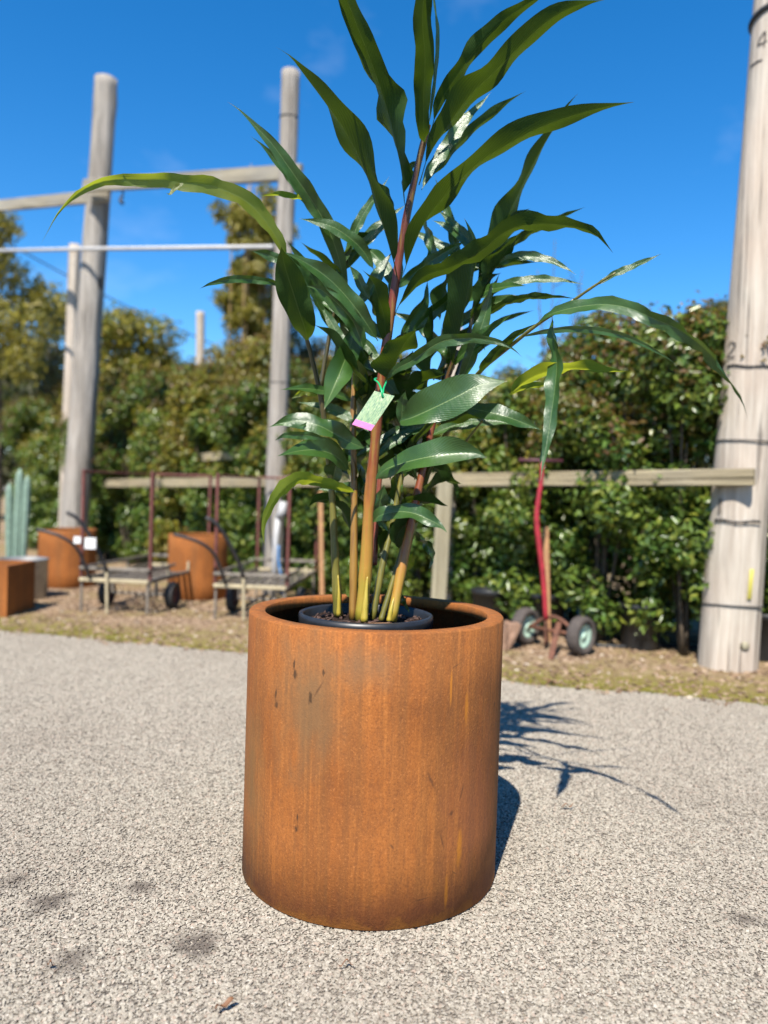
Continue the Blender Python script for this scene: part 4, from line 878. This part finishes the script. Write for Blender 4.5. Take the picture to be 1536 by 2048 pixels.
SN = [SUN.x, SUN.y, SUN.z]
lrnd = random.Random(21)
SMAP = {'D': -0.5, 'd': -0.3, 'g': 0.25, 'L': 0.6, 'H': 0.85}
def choose_n(T, p, target):
    v = (CAM - p).normalized(); n0 = (v - T * v.dot(T)).normalized(); w0 = T.cross(n0)
    best = None
    for k in range(-72, 73, 3):
        a = math.radians(k); n = n0 * math.cos(a) + w0 * math.sin(a); sc_ = abs(n.dot(SUN) - target) * 2.2 + (1 - n.dot(v)) * 0.5 + abs(k) * 0.0006
        if target > 0.5: sc_ = (1 - n.dot((SUN + v).normalized())) * (3.5 if target > .8 else 2.5) + (1 - n.dot(v)) * .3
        if best is None or sc_ < best[0]: best = (sc_, n)
    return best[1]
def leaf(pts, dep, wpx, mode='D', mat='leaf', base=0.03, peak=0.42, wave=1.1, fold=0.26, serr=0.0, n=34):
    """pts: photo pixels base -> tip; dep: distances along it; wpx: apparent width; mode: how its visible face meets the sun"""
    dd = np.interp(np.linspace(0, 1, len(pts)), np.linspace(0, 1, len(dep)), dep)
    P = spline([at(x, y, d) for (x, y), d in zip(pts, dd)], n)
    P = [Vector(p) for p in P]
    Ts = [(P[min(i + 1, n - 1)] - P[max(i - 1, 0)]).normalized() for i in range(n)]
    ms = mode if len(mode) > 1 else mode * 2
    N0 = choose_n(Ts[n // 4], P[n // 4], SMAP[ms[0]]); N1 = choose_n(Ts[3 * n // 4], P[3 * n // 4], SMAP[ms[-1]])
    i0 = n // 2; v = (CAM - P[i0]).normalized()
    Nm = (N0 + N1).normalized(); Nm = (Nm - Ts[i0] * Nm.dot(Ts[i0])).normalized()
    Wm = wpx / FPX * P[i0].y / max(0.5, Nm.dot(v))
    upper = Nm.dot(SUN) > 0.0; Wap = wpx
    fs = 1 if upper else -1
    us = [-1, -.82, -.55, -.25, -.05, .05, .25, .55, .82, 1]; ph = lrnd.uniform(0, 6); fr = lrnd.uniform(0.8, 1.3) * min(2.4, max(.5, 0.15 * sum((P[i + 1] - P[i]).length for i in range(n - 1)) / Wm)); ph2 = lrnd.uniform(0, 6)
    V, uv = [], []
    for i in range(n):
        s = i / (n - 1); q = N0.lerp(N1, min(1, max(0, (s - 0.25) * 2))); q = (q - Ts[i] * q.dot(Ts[i])).normalized(); W = Ts[i].cross(q)
        if s < base: wd = 0.05 + 0.0 * s
        else:
            x = (s - base) / (1 - base); al = 0.62; be = al * (1 - peak) / peak
            wd = 0.05 * (1 - x) + (x / peak) ** al * ((1 - x) / (1 - peak)) ** be
            if x > 0.62: wd *= 1 - 0.92 * ((x - 0.62) / 0.38) ** 2
        vi_ = (CAM - P[i]).normalized(); fsh = (W - vi_ * W.dot(vi_)).length
        hw = Wap * P[i].y / FPX * wd / 2 / max(0.45, fsh)
        for u in us:
            au = abs(u); sg = 1 if u > 0 else -1
            wv = wave * 0.22 * hw * au ** 1.6 * (math.sin(6.28 * fr * 2 * s + ph + sg * 0.8) + 0.6 * math.sin(6.28 * fr * 4.3 * s + ph2 * sg))
            rag = (1 + serr * math.sin(s * 140 + ph) * (au > 0.9)) * (1 + 0.05 * wave * math.sin(6.28 * fr * 3.1 * s + ph2 + sg * 1.7) * (au > 0.7))
            pt = P[i] + W * (u * hw * rag * (1 - 0.5 * fold * fold)) + q * (fs * fold * hw * (au ** 1.25) + wv - fs * 0.03 * hw * (au < 0.1))
            V.append(pt - plant_base); uv.append(((u + 1) / 2, s))
    m = len(us); F = []
    for i in range(n - 1):
        for j in range(m - 1):
            f = (i * m + j, i * m + j + 1, (i + 1) * m + j + 1, (i + 1) * m + j)
            F.append(f)
    # front side = upper side of the leaf
    a, b, c_ = V[F[i0 * (m - 1) + 4][0]], V[F[i0 * (m - 1) + 4][1]], V[F[i0 * (m - 1) + 4][3]]
    fn = (b - a).cross(c_ - a)
    if (fn.dot(Nm) > 0) != upper: F = [tuple(reversed(f)) for f in F]
    return mesh('leaf', V, F, M[mat], plant, True, uv)

LV = [
 # crown of the main stem
 ([(814, 430), (808, 400), (802, 332), (775, 219), (740, 117), (709, 39), (680, -40), (650, -130), (628, -220)], (2.32, 2.2, 1.98, 1.75), 46, 'd', 'leaf', 0.10, 0.36, 1.1),
 ([(795, 560), (787, 523), (767, 449), (748, 383), (724, 324), (689, 258), (650, 203), (611, 152), (580, 113), (550, 93)], (2.33, 2.2, 2.05, 1.95), 43, 'D', 'leaf', 0.10),
 ([(850, 285), (847, 265), (847, 195), (850, 117), (845, 39), (852, -50), (866, -140), (885, -220)], (2.30, 2.15, 1.95, 1.75), 38, 'd', 'leaf', 0.02, 0.42, 1.3),
 ([(857, 255), (869, 156), (876, 78), (869, 0), (855, -60)], (2.30, 2.27, 2.24), 8, 'g'),
 ([(862, 262), (880, 205), (916, 148), (955, 94), (1000, 47), (1045, 14), (1085, -12), (1120, -40)], (2.30, 2.2, 2.05), 33, 'd', 'leaf', 0.08),
 ([(838, 370), (858, 310), (900, 244), (941, 189), (983, 149), (1028, 104), (1078, 56), (1124, 24), (1169, 6), (1210, 0)], (2.32, 2.15, 1.95), 45, 'D', 'leaf', 0.10, 0.5),
 ([(843, 380), (866, 335), (900, 285), (930, 240), (962, 208), (982, 184)], (2.33, 2.36, 2.38), 26, 'L'),
 ([(846, 372), (866, 345), (900, 306), (933, 273), (975, 236), (1016, 203), (1053, 181)], (2.33, 2.42, 2.45), 24, 'd'),
 ([(796, 575), (808, 545), (824, 500), (850, 441), (888, 392), (921, 358), (962, 321), (1016, 288), (1066, 261), (1115, 241), (1169, 224), (1223, 211), (1270, 204)], (2.34, 2.2, 2.05, 1.95), 44, 'D', 'leaf', 0.10, 0.52),
 ([(948, 590), (966, 547), (987, 497), (1008, 447), (1033, 393), (1057, 344), (1082, 298), (1107, 257), (1136, 210), (1157, 186)], (2.54, 2.5, 2.4), 32, 'd'),
 ([(790, 632), (797, 612), (822, 580), (851, 551), (907, 532), (965, 500), (1000, 470), (1040, 452), (1090, 447), (1140, 452), (1180, 462), (1205, 480), (1227, 507)], (2.34, 2.2, 2.05, 1.98), 37, 'D', 'leaf', 0.08, 0.5),
 # extra leaves added out of view above, to shade the leaves below
 ([(868, 0), (862, -60), (820, -150), (760, -230), (690, -290)], (2.24, 2.15, 1.95, 1.8), 46, 'd'),
 ([(869, -10), (872, -90), (850, -200), (835, -310)], (2.24, 2.1, 1.85, 1.65), 48, 'd'),
 ([(870, -20), (900, -100), (960, -190), (1040, -260)], (2.24, 2.15, 1.98, 1.85), 46, 'd'),
 ([(868, -5), (850, -40), (790, -80), (700, -100), (620, -90)], (2.24, 2.15, 2.0, 1.85), 44, 'd'),
 # right side small arching leaves
 ([(962, 548), (999, 525), (1037, 513), (1086, 517), (1128, 534), (1154, 551)], (2.5, 2.45, 2.4), 18, 'L'),
 ([(958, 600), (983, 585), (1016, 568), (1057, 560), (1107, 559), (1148, 565), (1168, 569)], (2.5, 2.45, 2.42), 16, 'L'),
 ([(950, 640), (983, 623), (1016, 604), (1066, 594), (1115, 594), (1153, 597)], (2.5, 2.4, 2.35), 15, 'd'),
 ([(1190, 571), (1231, 548), (1273, 530), (1300, 518), (1326, 506)], (1.94, 1.88), 13, 'L'),
 ([(1072, 650), (1090, 634), (1115, 623), (1165, 612), (1215, 609), (1260, 617), (1306, 637), (1355, 658), (1397, 687), (1434, 724), (1459, 762), (1484, 799), (1497, 844)], (2.06, 1.9, 1.76, 1.66), 30, 'LD'),
 ([(1045, 676), (1057, 670), (1099, 662), (1157, 658), (1223, 666), (1264, 679), (1298, 695), (1335, 716), (1358, 733)], (2.1, 2.2, 2.3), 13, 'g'),
 ([(1104, 632), (1106, 655), (1108, 690), (1113, 725), (1110, 770), (1103, 824), (1095, 878), (1086, 927), (1081, 964)], (2.04, 1.98, 1.94), 30, 'gL'),
 ([(1106, 655), (1112, 700), (1104, 760), (1098, 830), (1084, 890), (1078, 950)], (2.06, 2.03, 2.0), 16, 'd'),
 ([(1018, 790), (1045, 766), (1078, 748), (1124, 737), (1169, 738), (1211, 741), (1256, 743)], (2.1, 2.02, 2.0), 27, 'D', 'leaf_y'),
 ([(1020, 790), (1045, 777), (1075, 771), (1105, 769)], (2.2, 2.17), 12, 'd', 'leaf_y'),
 ([(958, 746), (970, 728), (1008, 690), (1041, 664), (1080, 644)], (2.3, 2.15, 2.05), 18, 'd'),
 ([(768, 765), (793, 738), (825, 721), (851, 702), (884, 683), (923, 677), (956, 677), (1000, 685), (1025, 697), (1046, 716)], (2.34, 2.2, 2.1), 24, 'g'),
 # left side
 ([(613, 682), (612, 664), (601, 630), (585, 581), (570, 533), (562, 493)], (2.34, 2.22, 2.1), 60, 'D', 'leaf', 0.02, 0.55),
 ([(756, 682), (735, 650), (712, 617), (684, 583), (656, 556), (624, 533), (590, 514), (560, 502)], (2.36, 2.28, 2.2), 38, 'H'),
 ([(728, 700), (712, 655), (695, 628), (663, 596), (640, 579), (608, 570)], (2.36, 2.3, 2.25), 36, 'g'),
 ([(735, 770), (708, 742), (689, 720), (676, 698), (656, 669), (624, 646)], (2.36, 2.32, 2.3), 26, 'd'),
 ([(708, 660), (702, 690), (684, 735), (665, 780), (648, 820)], (2.42, 2.3, 2.2), 52, 'gL', 'leaf', 0.02, 0.5),
 ([(772, 690), (768, 635), (758, 598), (747, 565), (722, 537)], (2.35, 2.25, 2.2), 30, 'd'),
 ([(740, 600), (725, 575), (712, 549), (697, 529)], (2.4, 2.38), 20, 'L'),
 ([(712, 616), (741, 578), (754, 555), (767, 529), (786, 502)], (2.42, 2.4, 2.42), 24, 'L'),
 ([(690, 528), (701, 488), (716, 449), (736, 414), (759, 383), (779, 352)], (2.48, 2.46, 2.45), 19, 'H'),
 ([(694, 600), (685, 547), (670, 492), (650, 445), (627, 406), (603, 371), (576, 332), (545, 289), (509, 250), (478, 219), (454, 203)], (2.5, 2.4, 2.3, 2.25), 33, 'H'),
 ([(640, 440), (615, 404), (595, 377), (578, 352), (554, 324), (527, 293), (500, 271)], (2.42, 2.38, 2.32), 17, 'L'),
 ([(655, 450), (619, 406), (588, 394), (556, 388), (515, 393)], (2.42, 2.35), 13, 'd', 'leaf_y'),
 ([(748, 540), (728, 504), (701, 477), (666, 454), (627, 443), (597, 437)], (2.45, 2.4, 2.38), 26, 'L'),
 ([(790, 450), (780, 415), (766, 385), (752, 357)], (2.36, 2.34), 17, 'd'),
 ([(806, 375), (812, 346), (825, 329), (848, 322)], (2.36, 2.38), 14, 'g'),
 ([(912, 560), (909, 490), (897, 430), (884, 391), (869, 353)], (2.6, 2.58), 20, 'g'),
 ([(894, 762), (908, 715), (920, 655), (931, 600), (941, 545), (946, 490), (938, 455), (928, 436)], (2.47, 2.35, 2.28), 48, 'D', 'leaf', 0.12, 0.5),
 ([(858, 760), (861, 700), (866, 648), (862, 606)], (2.44, 2.38), 38, 'd'),
 ([(782, 758), (793, 716), (812, 682), (832, 660)], (2.36, 2.25), 58, 'D', 'leaf', 0.02, 0.55),
 ([(822, 668), (860, 628), (895, 600), (920, 566), (928, 538)], (2.4, 2.42), 25, 'g'),
 ([(918, 768), (936, 728), (953, 682), (972, 624), (986, 557)], (2.42, 2.36, 2.33), 28, 'H'),
 # front lit leaves low on the plant
 ([(800, 842), (826, 834), (870, 814), (915, 792), (960, 770), (1016, 762)], (2.3, 2.2, 2.18), 68, 'H', 'leaf', 0.02, 0.5, 1.7),
 ([(930, 812), (950, 818), (1003, 830), (1045, 845), (1083, 860)], (2.28, 2.2, 2.2), 36, 'H', 'leaf', 0.02, 0.45, 1.5),
 ([(752, 957), (772, 938), (812, 924), (860, 913), (910, 907), (950, 907), (975, 917)], (2.34, 2.22, 2.2), 56, 'H', 'leaf', 0.02, 0.55, 1.9),
 ([(746, 1044), (760, 1031), (793, 1023), (826, 1026), (858, 1039), (881, 1052), (896, 1067)], (2.37, 2.28, 2.2), 34, 'H', 'leaf', 0.02, 0.45, 1.6),
 ([(800, 1010), (826, 1000), (858, 1004), (897, 1012)], (2.46, 2.4), 24, 'd'),
 ([(728, 896), (700, 884), (670, 868), (640, 852), (600, 842), (565, 846), (536, 855)], (2.36, 2.28, 2.3), 38, 'H', 'leaf', 0.02, 0.45, 1.9),
 ([(650, 880), (625, 872), (598, 871), (568, 871), (548, 882)], (2.25, 2.15), 16, 'g'),
 ([(700, 940), (672, 912), (636, 900), (595, 902), (552, 913)], (2.38, 2.25, 2.15), 42, 'gL'),
 ([(712, 985), (690, 978), (655, 970), (620, 960), (594, 958), (565, 980), (541, 1013), (527, 1052), (529, 1093)], (2.4, 2.25, 2.12, 2.1), 27, 'dg', 'leaf_y', 0.03, 0.5, 1.0, 0.25, 0.1),
 ([(666, 968), (668, 950), (671, 936), (674, 924)], (2.42, 2.38), 40, 'L', 'leaf', 0.0, 0.7),
 ([(755, 1035), (760, 1006), (765, 985), (768, 968)], (2.4, 2.38), 28, 'g'),
 ([(750, 1030), (764, 1049), (778, 1063)], (2.37, 2.34), 13, 'L'),
 ([(560, 575), (545, 565), (498, 559), (459, 559), (420, 568), (398, 578)], (2.3, 2.2, 2.1), 15, 'g'),
 ([(575, 530), (560, 520), (530, 508), (503, 502)], (2.3, 2.25), 20, 'g'),
 # the long arching leaf to the far left
 ([(575, 525), (566, 500), (545, 462), (520, 428), (492, 402), (458, 384), (417, 371), (367, 366), (325, 360), (283, 360), (233, 359), (192, 367), (154, 388), (117, 425), (96, 462), (77, 496)], (2.34, 2.25, 2.15, 2.1, 2.08), 34, 'Hd', 'leaf_y', 0.02, 0.3),
 ([(367, 366), (352, 376), (340, 388), (332, 386)], (2.12, 2.1), 9, 'L', 'leaf_y'),
 ([(636, 792), (620, 785), (605, 784), (582, 798)], (2.42, 2.4), 14, 'g', 'leaf_y'),
 ([(724, 800), (722, 765), (718, 735), (708, 710)], (2.46, 2.42), 32, 'g', 'leaf_y'),
 ([(803, 850), (804, 825), (806, 800), (812, 780)], (2.4, 2.36), 24, 'g'),
 ([(815, 790), (840, 765), (866, 754), (892, 748)], (2.44, 2.4), 38, 'D'),
 ([(880, 850), (905, 838), (939, 827), (975, 838)], (2.42, 2.38), 32, 'd'),
 ([(800, 1100), (812, 1060), (820, 1030), (824, 995)], (2.5, 2.46), 34, 'D'),
 ([(815, 1140), (822, 1120), (826, 1105)], (2.52, 2.5), 18, 'L', 'leaf_y'),
 ([(700, 1195), (694, 1180), (690, 1168)], (2.5, 2.5), 12, 'L', 'leaf_y'),
 ([(800, 1190), (810, 1200), (818, 1225)], (2.48, 2.45), 12, 'g'),
 # darker leaves deep inside the clump
 ([(740, 830), (720, 800), (690, 760), (672, 720)], (2.5, 2.5), 46, 'D'), ([(760, 860), (790, 830), (822, 800), (850, 790)], (2.48, 2.5), 44, 'D'),
 ([(850, 900), (840, 860), (850, 820), (880, 790)], (2.55, 2.55), 42, 'D'), ([(700, 960), (690, 930), (690, 900), (700, 870)], (2.5, 2.5), 36, 'D'),
 ([(780, 960), (790, 930), (800, 890), (830, 860)], (2.5, 2.5), 40, 'd'), ([(830, 960), (836, 930), (850, 890), (876, 860)], (2.55, 2.55), 40, 'D'),
 ([(760, 760), (740, 730), (722, 690), (716, 650)], (2.46, 2.46), 40, 'D'), ([(800, 790), (815, 760), (824, 730), (826, 700)], (2.5, 2.5), 40, 'D'),
 ([(866, 760), (884, 720), (890, 690), (882, 650)], (2.55, 2.55), 38, 'd'), ([(712, 700), (700, 660), (690, 620), (690, 580)], (2.5, 2.52), 34, 'D'),
 ([(770, 650), (752, 620), (738, 600), (722, 590)], (2.45, 2.45), 28, 'd'), ([(880, 640), (884, 600), (896, 560), (912, 530)], (2.55, 2.56), 30, 'd'),
 ([(768, 640), (790, 560), (800, 520), (812, 480)], (2.42, 2.44), 20, 'g'), ([(862, 560), (862, 500), (855, 460), (850, 420)], (2.5, 2.5), 20, 'g'),
 ([(940, 640), (960, 600), (975, 560), (1004, 545)], (2.5, 2.5), 26, 'd'), ([(720, 880), (712, 920), (722, 960), (716, 1000)], (2.47, 2.45), 26, 'd'),
 ([(800, 680), (824, 640), (850, 600), (855, 560)], (2.48, 2.5), 24, 'g'), ([(970, 700), (960, 650), (972, 600), (1000, 545)], (2.52, 2.5), 22, 'd'),
]
LV += [([(790, 1090), (800, 1060), (822, 1040), (850, 1042)], (2.46, 2.42), 24, 'd'), ([(700, 1060), (690, 1030), (672, 1010), (648, 1008)], (2.5, 2.48), 20, 'D'), ([(760, 1110), (772, 1080), (790, 1060), (808, 1052)], (2.5, 2.48), 20, 'd'),
       ([(840, 1000), (862, 975), (890, 962), (925, 968)], (2.5, 2.46), 24, 'D'), ([(735, 1010), (722, 985), (716, 960), (722, 930)], (2.45, 2.45), 24, 'D'), ([(830, 1060), (850, 1080), (860, 1110), (858, 1140)], (2.52, 2.5), 20, 'd'),
       ([(680, 1010), (668, 1000), (640, 1000), (612, 1016)], (2.5, 2.46), 18, 'd'), ([(815, 1010), (800, 985), (792, 960), (800, 930)], (2.5, 2.5), 26, 'D'), ([(850, 930), (880, 940), (905, 965), (915, 1000)], (2.54, 2.5), 24, 'd')]
# further leaves along the canes, filling the middle of the clump
canes = [[(739, 1000, 2.38), (758, 800, 2.36), (786, 600, 2.34), (801, 500, 2.33)], [(708, 960, 2.43), (706, 840, 2.44), (706, 690, 2.45)], [(785, 1050, 2.48), (818, 890, 2.52), (840, 800, 2.53)],
         [(832, 1000, 2.45), (870, 830, 2.48), (915, 700, 2.45)], [(640, 780, 2.52), (665, 640, 2.52), (691, 530, 2.50)], [(880, 800, 2.55), (905, 650, 2.6), (912, 545, 2.6)], [(900, 790, 2.5), (935, 680, 2.55), (985, 500, 2.53)]]
cq = random.Random(77)
for i in range(52):
    P = spline(canes[i % 7], 20); k_ = cq.randrange(2, 20); x, y, d = P[k_]
    sd = cq.choice((-1, 1)) if abs(x - 790) < 90 else (1 if x > 790 else -1) * cq.choice((1, 1, -1)); an = math.radians(cq.uniform(12, 62)) * sd; ln = cq.uniform(110, 215); dr = cq.uniform(0.1, 0.7)
    dx, dy = math.sin(an), -math.cos(an); dd_ = cq.uniform(-.24, .08)
    pts = [(x + dx * ln * q_ + sd * 18 * q_ * q_, y + dy * ln * q_ + dr * ln * 0.55 * q_ * q_) for q_ in (0, .15, .35, .55, .78, 1)]
    if any(abs(px_ - np.interp(-py_, [-1000, -800, -600, -500, -330], [739, 758, 786, 801, 836])) < 24 for px_, py_ in pts): dd_ = abs(dd_) * .5 + .02; d = max(d, 2.42)
    LV.append((pts, (d, d + dd_ * .4, d + dd_), cq.uniform(16, 29), cq.choice('DDdgLLHH')))
for lf in LV:
    if len(lf) == 4: leaf(lf[0], lf[1], lf[2], lf[3])
    else: leaf(*lf)

# plant tag with its green tie
k = NM('tag_print'); v = k.n('ShaderNodeTexVoronoi'); v.inputs['Scale'].default_value = 9; v.feature = 'DISTANCE_TO_EDGE'
k.l(k.map((1.0, 3.2, 1), 'UV', (0, 0, 0.5)), v.inputs['Vector'])
wv = k.noise(6, k.map((3.2, 0.9, 1), 'UV', (0, 0, -0.6)), 6, 0.75)
c = k.ramp(wv, [(0.36, (0.03, 0.08, 0.05)), (0.46, (0.12, 0.26, 0.13)), (0.56, (0.30, 0.40, 0.17)), (0.72, (0.62, 0.64, 0.55))])
c = k.mix(k.ramp(v.outputs['Distance'], [(0.02, 0.35), (0.07, 0.0)]), c, (0.55, 0.62, 0.45)); k.pbr(c, 0.35); M['tag_print'] = k.m
k = NM('tag_band'); c = k.ramp(k.noise(26, k.map((1, 3.5, 1), 'UV'), 2), [(0.58, (0.60, 0.13, 0.38)), (0.64, (0.70, 0.48, 0.60))]); k.pbr(c, 0.35); M['tag_band'] = k.m
M['tie'] = m_simple('green_tie', (0.01, 0.45, 0.16), 0.4, 0, 0.1, 10, 0.02)
dt = 2.10
A, B, Cc, Dd = at(749, 782, dt + .03), at(789, 792, dt + .03), at(742, 862, dt), at(704, 849, dt)
e = thing('plant_tag', 'printed plant tag with pink lower band tied to the red stem', 'tag', (A + B) / 2); org = (A + B) / 2
def quad(name, p, mat, parent):
    nrm = (p[1] - p[0]).cross(p[3] - p[0]).normalized() * 0.0008
    V = [x - org + nrm for x in p] + [x - org - nrm for x in p]; F = [(0, 1, 2, 3), (7, 6, 5, 4)] + [(i, 4 + i, 4 + (i + 1) % 4, (i + 1) % 4) for i in range(4)]
    uv = [(0, 1), (1, 1), (1, 0), (0, 0)] * 2
    return mesh(name, V, F, M[mat], parent, False, uv)
m1, m2 = A.lerp(Dd, .84), B.lerp(Cc, .84)
quad('print', [A, B, m2, m1], 'tag_print', e); quad('pink_band', [m1, m2, Cc, Dd], 'tag_band', e)
V, F = tube(spline([at(765, 795, dt + .025), at(763, 780, dt + .03), at(757, 766, dt + .1), at(750, 760, 2.30), at(752, 757, 2.38), at(768, 757, 2.39), at(772, 764, 2.33), at(767, 778, dt + .06), at(766, 795, dt + .025)], 34), 0.0028, 6); mesh('tie', [v - org for v in V], F, M['tie'], e)

# ------------------------------------------------------------------ dry leaves on the gravel
def dry_leaf(label, x, y, ln, wd, ang, seed):
    g = ground(x, y); q = random.Random(seed); V, F = [], []; n = 12
    for i in range(n):
        s = i / (n - 1); hw = wd * (math.sin(math.pi * s) ** .7) / 2 + .0006; z = 0.012 + 0.012 * math.sin(s * 5 + seed) ** 2
        for u in (-1, -.4, .4, 1): V.append(Vector(((s - .5) * ln, u * hw + 0.006 * math.sin(s * 4 + seed), z + abs(u) * hw * .8)))
    for i in range(n - 1):
        for j in range(3): F.append((i * 4 + j, i * 4 + j + 1, (i + 1) * 4 + j + 1, (i + 1) * 4 + j))
    o = mesh('dry_leaf', V, F, M['dry_leaf']); o.location = (g.x, g.y, 0.002); o.rotation_euler = (0, 0, ang); return tag(o, label, 'leaf')
dry_leaf('curled brown dead leaf lying on gravel at the front', 452, 2028, 0.055, 0.012, 1.0, 1)
dry_leaf('small orange leaf scrap beside a dark patch on the gravel', 100, 1944, 0.018, 0.009, 0.3, 2)
dry_leaf('thin tan twig leaf lying on the gravel right of the shadow', 1135, 1622, 0.05, 0.008, 0.1, 3)
dry_leaf('dark leaf scrap lying on gravel right of the leaf shadows', 1332, 1428, 0.03, 0.012, -0.4, 4)
dry_leaf('slim brown straw lying on the gravel in front of the planter', 690, 1945, 0.04, 0.005, 0.05, 5)
dry_leaf('orange fallen leaf lying on the moss beside the trolley', 1103, 1373, 0.06, 0.04, 0.2, 6)
